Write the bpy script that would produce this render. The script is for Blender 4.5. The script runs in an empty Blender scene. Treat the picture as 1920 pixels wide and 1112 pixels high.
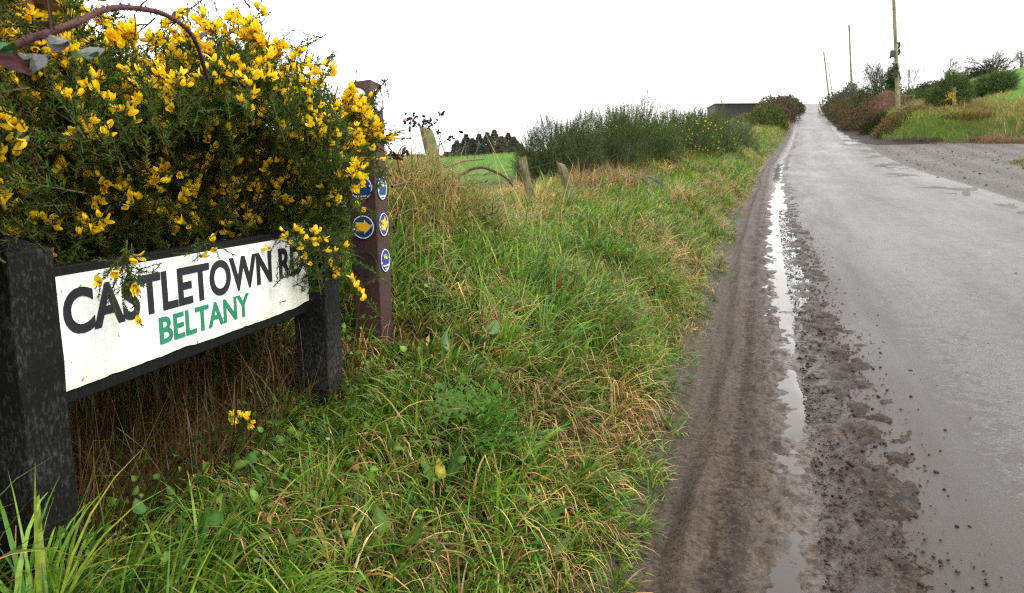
import bpy, math, random
import numpy as np
from mathutils import Vector, Matrix
sc = bpy.context.scene
COL = sc.collection
PI = math.pi
rng = np.random.default_rng(7)

# ------------------------------------------------------------------ camera
PITCH = math.radians(9.37); FPX = 1400.0; CAMZ = 1.2
cam = bpy.data.cameras.new('camera'); camo = bpy.data.objects.new('camera', cam); COL.objects.link(camo)
camo.location = (0, 0, CAMZ); camo.rotation_euler = (PI/2 - PITCH, 0, 0)
cam.sensor_width = 36; cam.lens = 36*FPX/1920; cam.clip_start = 0.05; cam.clip_end = 6000
cam.dof.use_dof = True; cam.dof.focus_distance = 1.9; cam.dof.aperture_fstop = 9.0
sc.camera = camo
# ------------------------------------------------------------------ sky, sun, exposure
SKY_K = 11.5; SKY_STRENGTH = 0.1; EXPOSURE = 1.25
SUN_EL, SUN_AZ = math.radians(48), math.radians(118)      # azimuth clockwise from +Y
w = bpy.data.worlds.new('World'); sc.world = w; w.use_nodes = True
nt = w.node_tree; nt.nodes.clear()
sky = nt.nodes.new('ShaderNodeTexSky'); sky.sky_type = 'NISHITA'; sky.sun_disc = False
sky.sun_elevation = SUN_EL; sky.sun_rotation = SUN_AZ; sky.dust_density = 6; sky.air_density = 1.5
hs = nt.nodes.new('ShaderNodeHueSaturation'); hs.inputs['Saturation'].default_value = 0.08
mx = nt.nodes.new('ShaderNodeMixRGB'); mx.inputs['Fac'].default_value = 0.88
mx.inputs['Color2'].default_value = (SKY_K*1.0, SKY_K, SKY_K*1.0, 1)    # thick even cloud
bg = nt.nodes.new('ShaderNodeBackground'); bg.inputs['Strength'].default_value = SKY_STRENGTH
wo = nt.nodes.new('ShaderNodeOutputWorld')
nt.links.new(sky.outputs[0], hs.inputs['Color']); nt.links.new(hs.outputs[0], mx.inputs['Color1'])
nt.links.new(mx.outputs[0], bg.inputs['Color']); nt.links.new(bg.outputs[0], wo.inputs['Surface'])
sl = bpy.data.lights.new('sun', 'SUN'); so = bpy.data.objects.new('sun', sl); COL.objects.link(so)
sl.energy = 1.2; sl.angle = math.radians(24); sl.color = (1, .97, .93)
sd = Vector((math.sin(SUN_AZ)*math.cos(SUN_EL), math.cos(SUN_AZ)*math.cos(SUN_EL), math.sin(SUN_EL)))
so.rotation_euler = sd.to_track_quat('Z', 'Y').to_euler()
sc.view_settings.view_transform = 'Standard'; sc.view_settings.look = 'None'
sc.view_settings.exposure = EXPOSURE; sc.view_settings.gamma = 1; sc.view_settings.use_curve_mapping = False
sc.cycles.use_denoising = False; sc.cycles.filter_width = 1.2
sc.cycles.max_bounces = 6; sc.cycles.diffuse_bounces = 4; sc.cycles.glossy_bounces = 3
sc.cycles.transmission_bounces = 4; sc.cycles.transparent_max_bounces = 8

# ------------------------------------------------------------------ helpers
cp, sp = math.cos(PITCH), math.sin(PITCH)
def P(u, v, Y):
    """world point at forward distance Y seen at photograph position (u, v)"""
    u = np.asarray(u, float); v = np.asarray(v, float); Y = np.asarray(Y, float)
    dy = cp*FPX + sp*(556 - v); dz = -sp*FPX + cp*(556 - v)
    t = Y/dy
    return np.stack(np.broadcast_arrays((u - 960)*t, Y, CAMZ + dz*t), -1)
def lat(a): return np.asarray(a, np.float64)
def _hash(ix, iy, s):
    n = (ix.astype(np.int64)*374761393 + iy.astype(np.int64)*668265263 + s*1442695041) & 0xffffffff
    n = ((n ^ (n >> 13))*1274126177) & 0xffffffff
    return ((n ^ (n >> 16)) & 0xffff)/65535.0
def vn(x, y, s=0):
    x, y = np.broadcast_arrays(lat(x), lat(y)); ix = np.floor(x); iy = np.floor(y); fx = x-ix; fy = y-iy
    fx = fx*fx*(3-2*fx); fy = fy*fy*(3-2*fy)
    a = _hash(ix, iy, s); b = _hash(ix+1, iy, s); c = _hash(ix, iy+1, s); d = _hash(ix+1, iy+1, s)
    return (a*(1-fx)+b*fx)*(1-fy) + (c*(1-fx)+d*fx)*fy
def fbm(x, y, s=0, o=4):
    t = 0; amp = .5; tot = 0
    for k in range(o):
        t = t + amp*vn(lat(x)*2**k, lat(y)*2**k, s+k*17); tot += amp; amp *= .5
    return t/tot
def sst(a, b, x):
    t = np.clip((lat(x)-a)/(b-a), 0, 1); return t*t*(3-2*t)
def tag(o, label=None, cat=None, group=None, kind=None):
    if label: o['label'] = label
    if cat: o['category'] = cat
    if group: o['group'] = group
    if kind: o['kind'] = kind
    return o
def empty(name, loc=(0, 0, 0), rz=0.0):
    o = bpy.data.objects.new(name, None); COL.objects.link(o); o.location = [float(x) for x in loc]
    o.rotation_euler = (0, 0, rz); o.empty_display_size = .1
    return o
def npmesh(name, V, F, mat, parent=None, col=None, smooth=False, uv=None):
    """one mesh object out of arrays; F is one (n,k) array or a list of them"""
    V = np.asarray(V, np.float32).reshape(-1, 3)
    Fs = F if isinstance(F, list) else [F]
    Fs = [np.asarray(f, np.int32) for f in Fs if len(f)]
    me = bpy.data.meshes.new(name)
    me.vertices.add(len(V)); me.vertices.foreach_set('co', V.ravel())
    idx = np.concatenate([f.ravel() for f in Fs]); tot = np.concatenate([np.full(len(f), f.shape[1], np.int32) for f in Fs])
    st = np.concatenate([[0], np.cumsum(tot)[:-1]]).astype(np.int32)
    me.loops.add(len(idx)); me.loops.foreach_set('vertex_index', idx)
    me.polygons.add(len(tot)); me.polygons.foreach_set('loop_start', st)
    me.polygons.foreach_set('use_smooth', np.full(len(tot), smooth, bool))
    if col is not None:
        c = np.ones((len(V), 4), np.float32); c[:, :3] = np.broadcast_to(col, (len(V), 3))
        a = me.attributes.new('Col', 'FLOAT_COLOR', 'POINT'); a.data.foreach_set('color', c.ravel())
    if uv is not None:
        l = me.uv_layers.new(name='UVMap'); l.data.foreach_set('uv', np.asarray(uv, np.float32)[idx].ravel())
    me.update(calc_edges=True); me.validate()
    o = bpy.data.objects.new(name, me); COL.objects.link(o)
    if mat: me.materials.append(mat)
    if parent: o.parent = parent
    return o
class Soup:
    """collects pieces of geometry with colours into one mesh"""
    def __init__(s): s.V = []; s.F = {3: [], 4: []}; s.C = []; s.n = 0
    def add(s, V, F, c=(.5, .5, .5)):
        V = np.asarray(V, float).reshape(-1, 3); F = np.asarray(F, np.int64)
        s.V.append(V); s.F[F.shape[1]].append(F + s.n)
        s.C.append(np.broadcast_to(np.asarray(c, float), V.shape).copy()); s.n += len(V)
    def obj(s, name, mat, parent=None, smooth=False):
        Fs = [np.concatenate(s.F[k]) for k in (3, 4) if s.F[k]]
        return npmesh(name, np.concatenate(s.V), Fs, mat, parent, np.concatenate(s.C), smooth)
def frame(d):
    """columns: two side vectors and d, for an array of directions"""
    d = d/np.maximum(np.linalg.norm(d, axis=-1, keepdims=True), 1e-9)
    a = np.where(np.abs(d[..., 2:3]) > .95, np.array([1., 0, 0]), np.array([0, 0, 1.]))
    x = np.cross(a, d); x /= np.linalg.norm(x, axis=-1, keepdims=True); y = np.cross(d, x)
    return x, y, d
def tube(pts, rad, n=6, cap=True):
    pts = np.asarray(pts, float); m = len(pts); rad = np.broadcast_to(rad, (m,))
    d = np.gradient(pts, axis=0); x, y, d = frame(d)
    for i in range(1, m):
        x[i] = x[i-1] - d[i]*np.dot(x[i-1], d[i]); x[i] /= np.linalg.norm(x[i]); y[i] = np.cross(d[i], x[i])
    a = np.arange(n)*2*PI/n
    V = pts[:, None] + rad[:, None, None]*(x[:, None]*np.cos(a)[None, :, None] + y[:, None]*np.sin(a)[None, :, None])
    V = V.reshape(-1, 3); i = np.arange(m-1)[:, None]*n; j = np.arange(n)[None]; k = (j+1) % n
    F = np.stack([i+j, i+k, i+n+k, i+n+j], -1).reshape(-1, 4)
    return V, F
def bez(pts, n=16):
    """smooth curve through points (Catmull-Rom)"""
    p = np.asarray(pts, float); p = np.vstack([2*p[0]-p[1], p, 2*p[-1]-p[-2]]); out = []
    for i in range(1, len(p)-2):
        t = np.linspace(0, 1, n, endpoint=False)[:, None]
        a, b, c, d = p[i-1], p[i], p[i+1], p[i+2]
        out.append(.5*((2*b)+(-a+c)*t+(2*a-5*b+4*c-d)*t**2+(-a+3*b-3*c+d)*t**3))
    return np.vstack(out + [p[-2:-1]])
def copies(V, F, pos, R, s):
    """V,F repeated at pos (n,3) with rotations R (n,3,3) and scales s (n,)"""
    n = len(pos); W = np.einsum('nij,vj->nvi', R*np.asarray(s)[:, None, None], V) + pos[:, None]
    return W.reshape(-1, 3), (F[None] + (np.arange(n)*len(V))[:, None, None]).reshape(-1, F.shape[1])
def rot_to(d, roll):
    """rotation matrices taking local z to d with a roll"""
    x, y, d = frame(np.asarray(d, float)); c = np.cos(roll)[:, None]; s_ = np.sin(roll)[:, None]
    return np.stack([x*c + y*s_, -x*s_ + y*c, d], -1)
def blades(pos, L, wid, az, th0, th1, col, seg=5, kink=None, tip=None):
    n = len(pos); t = (np.arange(seg)+.5)/seg
    th = th0[:, None] + th1[:, None]*t[None]**1.5
    if kink is not None: th = th + np.where(t[None] > kink[:, None], 1.25, 0)
    th = np.minimum(th, 2.7)
    st = np.stack([np.sin(th)*np.cos(az)[:, None], np.sin(th)*np.sin(az)[:, None], np.cos(th)], -1)*(L/seg)[:, None, None]
    c = np.concatenate([np.zeros((n, 1, 3)), np.cumsum(st, 1)], 1) + pos[:, None]
    tt = np.linspace(0, 1, seg+1); pr = np.clip(np.minimum(.65+tt*1.2, 1)*(1-tt**2.2), .04, 1)
    ro = rng.uniform(-.9, .9, n)
    sv = np.stack([-np.sin(az+ro*.6), np.cos(az+ro*.6), .35*ro], -1)
    hw = sv[:, None]*(wid[:, None]*pr[None]*.5)[..., None]
    V = np.stack([c-hw, c+hw], 2).reshape(n, -1, 3)
    k = np.arange(seg)*2; q = np.stack([k, k+1, k+3, k+2], -1)
    F = (q[None] + (np.arange(n)*2*(seg+1))[:, None, None]).reshape(-1, 4)
    C = np.repeat(col[:, None], 2*(seg+1), 1)
    if tip is not None:
        m = np.repeat(tt**2, 2)[None, :, None]; C = C*(1-m) + tip[:, None]*m
    return V.reshape(-1, 3), F, C.reshape(-1, 3)

# ------------------------------------------------------------------ materials
def mat(name):
    m = bpy.data.materials.new(name); m.use_nodes = True; n = m.node_tree.nodes; n.clear()
    out = n.new('ShaderNodeOutputMaterial'); b = n.new('ShaderNodeBsdfPrincipled')
    m.node_tree.links.new(b.outputs[0], out.inputs[0]); return m, m.node_tree, b, out
def node(t, ty, **kw):
    n = t.nodes.new(ty)
    for k, v in kw.items():
        if k in n.inputs: n.inputs[k].default_value = v
        else: setattr(n, k, v)
    return n
def noise(t, scale, detail=4, rough=.6, vec=None, stretch=None):
    n = node(t, 'ShaderNodeTexNoise', Scale=scale, Detail=detail, Roughness=rough)
    if vec is not None:
        if stretch:
            mp = node(t, 'ShaderNodeMapping', Scale=stretch); t.links.new(vec, mp.inputs[0]); t.links.new(mp.outputs[0], n.inputs['Vector'])
        else: t.links.new(vec, n.inputs['Vector'])
    return n.outputs['Fac']
def ramp(t, fac, stops):
    r = node(t, 'ShaderNodeValToRGB'); e = r.color_ramp.elements
    while len(e) < len(stops): e.new(.5)
    for x, (p, c) in zip(e, stops): x.position = p; x.color = (*c, 1) if len(c) == 3 else c
    t.links.new(fac, r.inputs[0]); return r.outputs[0]
def mth(t, op, a, b=None, c=None):
    m = node(t, 'ShaderNodeMath', operation=op)
    for i, x in enumerate((a, b, c)):
        if x is None: continue
        if isinstance(x, (int, float)): m.inputs[i].default_value = x
        else: t.links.new(x, m.inputs[i])
    return m.outputs[0]
def mixc(t, f, a, b, mode='MIX'):
    m = node(t, 'ShaderNodeMixRGB', blend_type=mode)
    for i, x in zip(('Fac', 'Color1', 'Color2'), (f, a, b)):
        if isinstance(x, (int, float)): m.inputs[i].default_value = x
        elif isinstance(x, tuple): m.inputs[i].default_value = (*x, 1)
        else: t.links.new(x, m.inputs[i])
    return m.outputs[0]
def bump(t, b, h, dist, st=1.0):
    n = node(t, 'ShaderNodeBump', Strength=st, Distance=dist); t.links.new(h, n.inputs['Height']); t.links.new(n.outputs[0], b.inputs['Normal'])
def leafmat(name, rough=.5, trans=.3, spec=.4, var=.25):
    m, t, b, out = mat(name); b.inputs['Roughness'].default_value = rough
    b.inputs['Specular IOR Level'].default_value = spec
    a = node(t, 'ShaderNodeAttribute', attribute_name='Col'); g = node(t, 'ShaderNodeNewGeometry')
    f = noise(t, 60, 2, .5, g.outputs['Position'])
    c = mixc(t, 1.0, a.outputs['Color'], ramp(t, f, [(.3, (1-var,)*3), (.7, (1+var,)*3)]), 'MULTIPLY')
    t.links.new(c, b.inputs['Base Color'])
    if trans:
        tr = node(t, 'ShaderNodeBsdfTranslucent'); t.links.new(c, tr.inputs['Color'])
        ms = node(t, 'ShaderNodeMixShader', Fac=trans); t.links.new(b.outputs[0], ms.inputs[1]); t.links.new(tr.outputs[0], ms.inputs[2])
        t.links.new(ms.outputs[0], out.inputs[0])
    return m
M = {}
M['grass'] = leafmat('grass_blades', .38, .36, .22)
M['leaf'] = leafmat('broad_leaves', .55, .3, .14)
M['gorse'] = leafmat('gorse_spines', .6, .15, .05)
M['petal'] = leafmat('yellow_petals', .45, .35, .3, .1)
M['twig'] = leafmat('bark_and_twigs', .8, 0, .06)
M['far'] = leafmat('far_foliage', .8, .15, .08)
def woodmat(name, dark, light, amount, rough=.6, stretch=(9, 9, 1.2), bmp=.002, scale=14):
    m, t, b, out = mat(name); tc = node(t, 'ShaderNodeTexCoord').outputs['Object']
    f = noise(t, scale, 6, .7, tc, stretch); g = noise(t, 3, 3, .6, tc)
    k = mth(t, 'ADD', f, mth(t, 'MULTIPLY', mth(t, 'SUBTRACT', g, .5), .5))
    c = ramp(t, k, [(amount-.12, dark), (amount+.16, light)]); t.links.new(c, b.inputs['Base Color'])
    b.inputs['Roughness'].default_value = rough; b.inputs['Specular IOR Level'].default_value = .16; bump(t, b, f, bmp, .8); return m
M['black_wood'] = woodmat('weathered_black_timber', (.0045, .0045, .0045), (.05, .05, .051), .62, .6, (6, 6, 2.6), .0018, 26)
M['black_board'] = woodmat('black_backing_board', (.004, .004, .004), (.012, .012, .012), .6, .6)
M['brown_post'] = woodmat('brown_recycled_plastic', (.042, .022, .019), (.068, .04, .036), .5, .55, (3, 3, 3), .0008, 40)
M['stump'] = woodmat('mossy_fence_wood', (.06, .06, .02), (.24, .21, .12), .54, .8, (12, 12, 1), .004, 12)
M['pole'] = woodmat('greenish_pole_timber', (.11, .105, .05), (.27, .25, .15), .5, .8, (5, 5, .4), .004, 6)
def plain(name, c, rough=.5, spec=.5):
    m, t, b, out = mat(name); tc = node(t, 'ShaderNodeTexCoord').outputs['Object']; f = noise(t, 30, 4, .6, tc)
    t.links.new(mixc(t, 1.0, c, ramp(t, f, [(.25, (.86,)*3), (.75, (1.1,)*3)]), 'MULTIPLY'), b.inputs['Base Color'])
    b.inputs['Roughness'].default_value = rough; b.inputs['Specular IOR Level'].default_value = spec; return m
M['letter_black'] = plain('black_lettering', (.012, .013, .018), .4)
M['letter_green'] = plain('green_lettering', (.018, .19, .095), .4)
M['blue'] = plain('blue_badge', (.012, .05, .16), .35)
M['violet'] = plain('violet_blue_badge', (.03, .035, .2), .35)
M['white'] = plain('white_print', (.72, .73, .74), .4)
M['cream'] = plain('pale_yellow_print', (.5, .5, .2), .4)
M['yellow'] = plain('yellow_paint', (.74, .42, .02), .4)
M['black_metal'] = plain('black_metal', (.012, .012, .014), .5)
M['wire'] = plain('rusty_wire', (.05, .04, .035), .6)
M['barn_wall'] = plain('dark_cladding', (.014, .013, .015), .7)
M['barn_roof'] = plain('pale_roof_sheet', (.5, .52, .55), .5)
M['recess_shade'] = plain('dark_recess_shade', (.02, .012, .011), .7)
# white sign face: faint grime, green algae towards the lower edge, specks
m, t, b, out = mat('white_sign_face'); tc = node(t, 'ShaderNodeTexCoord').outputs['Object']
sep = node(t, 'ShaderNodeSeparateXYZ'); t.links.new(tc, sep.inputs[0])
g1 = noise(t, 7, 5, .65, tc); g2 = noise(t, 160, 2, .5, tc); g3 = noise(t, 30, 4, .7, tc, (1, 1, .15))
low = mth(t, 'SUBTRACT', 1.0, mth(t, 'DIVIDE', sep.outputs['Z'], .085)); low = mth(t, 'MAXIMUM', low, 0.0)
c = mixc(t, 1.0, (.84, .84, .82), ramp(t, g1, [(.3, (.80, .81, .76)), (.6, (1, 1, 1))]), 'MULTIPLY')
c = mixc(t, mth(t, 'MULTIPLY', low, mth(t, 'MULTIPLY', g3, .9)), c, (.42, .43, .24))
c = mixc(t, ramp(t, g2, [(.66, (0, 0, 0)), (.72, (.8, .8, .8))]), c, (.12, .1, .08))
g4 = noise(t, 45, 3, .6, tc); c = mixc(t, ramp(t, g4, [(.68, (0, 0, 0)), (.72, (.85,)*3)]), c, (.05, .045, .04)); g5 = noise(t, 12, 5, .75, tc, (1, 1, .25)); c = mixc(t, ramp(t, g5, [(.54, (0, 0, 0)), (.70, (.55,)*3)]), c, (.40, .40, .30))
t.links.new(c, b.inputs['Base Color']); b.inputs['Roughness'].default_value = .35; M['sign_white'] = m
# ground: soil and turf, colour from the mesh, roughened by noise
m, t, b, out = mat('turf_and_soil'); a = node(t, 'ShaderNodeAttribute', attribute_name='Col'); g = node(t, 'ShaderNodeNewGeometry').outputs['Position']
f = noise(t, 1.3, 6, .7, g); f2 = noise(t, 26, 4, .7, g)
c = mixc(t, 1.0, a.outputs['Color'], ramp(t, f, [(.3, (.78, .8, .7)), (.7, (1.2, 1.15, 1.1))]), 'MULTIPLY')
c = mixc(t, 1.0, c, ramp(t, f2, [(.3, (.7, .72, .7)), (.7, (1.25, 1.2, 1.2))]), 'MULTIPLY')
t.links.new(c, b.inputs['Base Color']); b.inputs['Roughness'].default_value = .95; b.inputs['Specular IOR Level'].default_value = .05
bump(t, b, f2, .03, .8); M['ground'] = m
# wet asphalt: UV = (metres from the left edge, metres along)
def asphalt(name, ca, cb, rough0, rough1, gravel=0.0, spec=.33):
    m, t, b, out = mat(name); uvn = node(t, 'ShaderNodeUVMap').outputs[0]; g = node(t, 'ShaderNodeNewGeometry').outputs['Position']
    sep = node(t, 'ShaderNodeSeparateXYZ'); t.links.new(uvn, sep.inputs[0]); l = sep.outputs[0]
    fine = noise(t, 130, 3, .75, g); mid = noise(t, 9, 5, .7, g); streak = noise(t, 1.5, 5, .65, uvn, (2.6, .35, 1)); big = noise(t, .35, 3, .6, uvn, (1.5, .5, 1))
    grit = noise(t, 38, 4, .75, g)
    k = mth(t, 'ADD', mth(t, 'MULTIPLY', streak, .45), mth(t, 'MULTIPLY', mid, .55))
    c = ramp(t, k, [(.36, ca), (.62, cb)])
    c = mixc(t, 1.0, c, ramp(t, fine, [(.38, (.28, .28, .28)), (.5, (.95,)*3), (.63, (2.0, 2.0, 1.98))]), 'MULTIPLY')
    trk = mth(t, 'COSINE', mth(t, 'MULTIPLY', mth(t, 'ADD', l, mth(t, 'MULTIPLY', mid, .25)), 3.9))       # worn wheel tracks
    c = mixc(t, 1.0, c, ramp(t, mth(t, 'ADD', mth(t, 'MULTIPLY', trk, .5), .5), [(0, (.80, .79, .78)), (1, (1.14, 1.14, 1.14))]), 'MULTIPLY')
    c = mixc(t, ramp(t, grit, [(.60, (0,)*3), (.66, (.8,)*3)]), c, (.022, .018, .015))
    # mud carried out from the left edge, thinning into the lane
    md = mth(t, 'SUBTRACT', mth(t, 'ADD', mth(t, 'MULTIPLY', mid, 1.1), mth(t, 'MULTIPLY', grit, .7)), mth(t, 'MULTIPLY', mth(t, 'ABSOLUTE', mth(t, 'SUBTRACT', l, .85)), .55))
    mf = ramp(t, md, [(.50, (0,)*3), (.62, (.9,)*3)])
    c = mixc(t, mf, c, (.03, .022, .018))
    t.links.new(c, b.inputs['Base Color'])
    wet = mth(t, 'ADD', mth(t, 'MULTIPLY', streak, .7), mth(t, 'MULTIPLY', big, .5))
    r = ramp(t, wet, [(.40, (rough0,)*3), (.80, (rough1,)*3)]); t.links.new(r, b.inputs['Roughness'])
    b.inputs['Specular IOR Level'].default_value = spec
    h = mth(t, 'ADD', fine, mth(t, 'MULTIPLY', grit, .8)); bump(t, b, h, .006 + gravel, .55); return m
M['road'] = asphalt('wet_asphalt', (.026, .023, .021), (.078, .070, .066), .34, .60)
M['gravel'] = asphalt('wet_gravelly_asphalt', (.026, .021, .018), (.10, .089, .08), .5, .8, .02, .2)
# mud
def mudmat(name, k):
    m, t, b, out = mat(name); g = node(t, 'ShaderNodeNewGeometry').outputs['Position']; uvn = node(t, 'ShaderNodeUVMap').outputs[0]
    f = noise(t, 45, 5, .75, g); f2 = noise(t, 6, 4, .6, g); f3 = noise(t, 2.5, 4, .6, uvn, (9, .6, 1))
    c = ramp(t, mth(t, 'ADD', mth(t, 'MULTIPLY', f2, .5), mth(t, 'MULTIPLY', f3, .5)), [(.36, tuple(x*k for x in (.034, .024, .017))), (.60, tuple(x*k for x in (.076, .058, .045)))])
    sepm = node(t, 'ShaderNodeSeparateXYZ'); t.links.new(uvn, sepm.inputs[0]); g5 = noise(t, 70, 4, .75, g); g6 = noise(t, 18, 5, .7, g)
    c = mixc(t, 1.0, c, ramp(t, f, [(.36, (.45, .42, .40)), (.52, (1.0,)*3), (.72, (1.4,)*3)]), 'MULTIPLY')
    # the chewed-up inner band is darker, wetter crumbs; elsewhere only flecks
    chew = mth(t, 'SUBTRACT', 1.0, mth(t, 'MULTIPLY', mth(t, 'ABSOLUTE', mth(t, 'SUBTRACT', sepm.outputs[0], .30)), 7.0)); chew = mth(t, 'MAXIMUM', chew, 0.0)
    outer = mth(t, 'MULTIPLY', mth(t, 'MAXIMUM', mth(t, 'MULTIPLY', mth(t, 'SUBTRACT', sepm.outputs[0], .55), 3.0), 0.0), .5)
    cm = mth(t, 'ADD', mth(t, 'ADD', mth(t, 'MULTIPLY', g5, .6), mth(t, 'MULTIPLY', g6, .5)), mth(t, 'ADD', mth(t, 'MULTIPLY', chew, .10), mth(t, 'MINIMUM', outer, .12)))
    c = mixc(t, ramp(t, cm, [(.60, (0,)*3), (.70, (.9,)*3)]), c, (.020, .0145, .012))
    t.links.new(c, b.inputs['Base Color']); wz = mth(t, 'MAXIMUM', mth(t, 'SUBTRACT', 1.0, mth(t, 'MULTIPLY', mth(t, 'ABSOLUTE', mth(t, 'SUBTRACT', sepm.outputs[0], .58)), 3.6)), 0.0); wz = mth(t, 'MULTIPLY', wz, ramp(t, g6, [(.42, (0,)*3), (.56, (1,)*3)]))
    ro = mixc(t, wz, ramp(t, f2, [(.35, (.45,)*3), (.65, (.75,)*3)]), (.2, .2, .2)); t.links.new(ro, b.inputs['Roughness'])
    t.links.new(mth(t, 'ADD', .09*k, mth(t, 'MULTIPLY', wz, .5*k)), b.inputs['Specular IOR Level']); bump(t, b, f, .015, .9); return m
M['mud'] = mudmat('wet_mud', 1.0); M['mud_dark'] = mudmat('dark_churned_mud', .42)
m, t, b, out = mat('puddle_water'); g = node(t, 'ShaderNodeNewGeometry').outputs['Position']; f = noise(t, 14, 3, .5, g)
b.inputs['Base Color'].default_value = (.035, .029, .025, 1); b.inputs['Roughness'].default_value = .06; b.inputs['IOR'].default_value = 1.36
bump(t, b, f, .002, .25); M['water'] = m
m, t, b, out = mat('wet_sheen'); g = node(t, 'ShaderNodeNewGeometry').outputs['Position']; f = noise(t, 3, 4, .6, g)
b.inputs['Base Color'].default_value = (.06, .057, .056, 1); t.links.new(ramp(t, f, [(.35, (.22,)*3), (.65, (.5,)*3)]), b.inputs['Roughness']); b.inputs['Specular IOR Level'].default_value = .8; bump(t, b, f, .02, .5); M['sheen'] = m
# ================================================================== the lie of the land
_Y = np.array([-30, -4, 2, 2.5, 3.5, 5.2, 7.1, 11.6, 17, 22, 30, 45, 70, 105, 140, 165, 180, 260, 600, 4000.])
_Z = np.array([-1.6, -.3, 0, .03, .086, .175, .31, .59, .92, 1.2, 1.72, 2.91, 5.3, 9.1, 13.2, 15.78, 15.6, 11, 4, -20.])
_E = np.array([-10.5, -1.75, .325, .50, .845, 1.41, 2.03, 3.54, 5.42, 7.15, 10.12, 15.9, 25.4, 38.6, 52, 61.5, 67, 97, 200, 400.])
def _sm(tab):
    # monotone cubic through the table
    h = np.diff(_Y); d = np.diff(tab)/h; mm = np.zeros(len(_Y)); mm[1:-1] = (d[:-1]*h[1:]+d[1:]*h[:-1])/(h[:-1]+h[1:]); mm[0] = d[0]; mm[-1] = d[-1]
    def f(Y):
        Y = np.clip(lat(Y), _Y[0], _Y[-1]); i = np.clip(np.searchsorted(_Y, Y)-1, 0, len(h)-1); t = (Y-_Y[i])/h[i]
        return (tab[i]*(1+2*t)*(1-t)**2 + tab[i+1]*t*t*(3-2*t) + h[i]*(mm[i]*t*(1-t)**2 + mm[i+1]*t*t*(t-1)))
    return f
zr = _sm(_Z); E = _sm(_E); RW = 4.9
def lbank(Y):            # where the bank on the right starts, metres right of the left road edge
    return np.interp(Y, [40, 45, 52, 60, 70, 90, 120, 170], [7.6, 6.4, 6.0, 5.75, 5.6, 5.5, 5.4, 5.4])
def dbank(X, Y):         # distance into the right-hand bank
    l = E(Y) - X
    return np.minimum((-l - lbank(Y))*.93, (Y - (45.2 - .36*(X - 23.5)))*.9)
def gz(X, Y):
    X = lat(X); Y = lat(Y); l = E(Y) - X; z0 = zr(Y)
    hv = .44*sst(-.02, .85, l) + .07*sst(.8, 2.0, l) - .06*sst(1.9, 3.2, l)
    hv = hv*np.interp(Y, [0, 4, 10, 30, 100], [1, 1, .95, .8, .8])
    hv = hv + .1*sst(.1, .8, l)*(fbm(X*.9, Y*.9, 3)-.5) + .05*sst(.1, .6, l)*(fbm(X*3, Y*3, 5)-.5)
    hv = hv + .44*np.exp(-((X+.72)**2/.40 + (Y-4.7)**2/1.1))
    hv = hv - .07*np.exp(-((X+.52)**2/.06 + (Y-2.95)**2/.12))
    zl = z0 + hv
    zf = 1.02 + .0178*(np.clip(Y, 8, 262)-12) - .02*np.clip(Y-262, 0, 1e9)
    tl = sst(3.0, 26, l); left = zl*(1-tl) + zf*tl
    d = dbank(X, Y)
    bank = 1.45*sst(0, 2.2, d) + .32*sst(2, 5, d) + np.where(d > 4, .225*np.clip(d-4, 0, 60), 0)
    bank = bank + .35*sst(.3, 1.5, d)*(fbm(X*.35, Y*.35, 9)-.5)
    bank = bank - .26*np.clip(Y-97, 0, 400)*sst(3, 20, d)
    mouth = z0 + .022*np.clip(-l-6, 0, 40)
    right = np.maximum(mouth, -60) + bank
    near = sst(8.2, 9.6, -l)*(1-sst(26.5, 29, Y - .36*0))     # turf island right of the junction
    right = right + .22*near
    return np.where(l > -.02, left, right) - .10*(sst(.02, -.06, l))*(d < .15)*(1-near)
# ---- ground sheet
Yg = np.concatenate([np.arange(-30, 0, 3), np.arange(0, 8, .09), np.arange(8, 30, .3), np.arange(30, 130, 1.0), np.arange(130, 300, 4), np.geomspace(300, 3500, 26)])
lg = np.concatenate([-np.geomspace(2500, 70, 22), np.arange(-66, -12, 1.5), np.arange(-12, -4.8, .4), [-4.5, -2.5, -.4, -.12], np.arange(-.06, 3.2, .08), np.arange(3.3, 12, .45), np.geomspace(12.5, 2500, 44)])
GY, GL = np.meshgrid(Yg, lg, indexing='ij'); GX = E(GY) - GL; GZ = gz(GX, GY)
ny, nl = GY.shape
i = np.arange(ny-1)[:, None]*nl + np.arange(nl-1)[None]
F = np.stack([i, i+nl, i+nl+1, i+1], -1).reshape(-1, 4)      # l runs right to left
dB = dbank(GX, GY)
soil = np.array([.05, .042, .022]); turf = np.array([.045, .07, .016]); field = np.array([.072, .138, .030]); wood = np.array([.05, .045, .025])
c = np.broadcast_to(soil, GX.shape + (3,)).copy()
mk_ = lambda x: x[..., None]
c = c*(1-mk_(sst(8, 16, GY))) + turf*mk_(sst(8, 16, GY))
fl = sst(3.4, 5.0, GL); c = c*(1-mk_(fl)) + field*mk_(fl)
fr = sst(5.5, 7.5, dB); c = c*(1-mk_(fr)) + np.array([.075, .16, .028])*mk_(fr)
mm_ = (GL < -.05)*(dB < .1); c = np.where(mk_(mm_), np.array([.045, .036, .031]), c)
g = npmesh('ground', np.stack([GX, GY, GZ], -1), F, M['ground'], None, c.reshape(-1, 3), True); tag(g, kind='structure')
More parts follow.
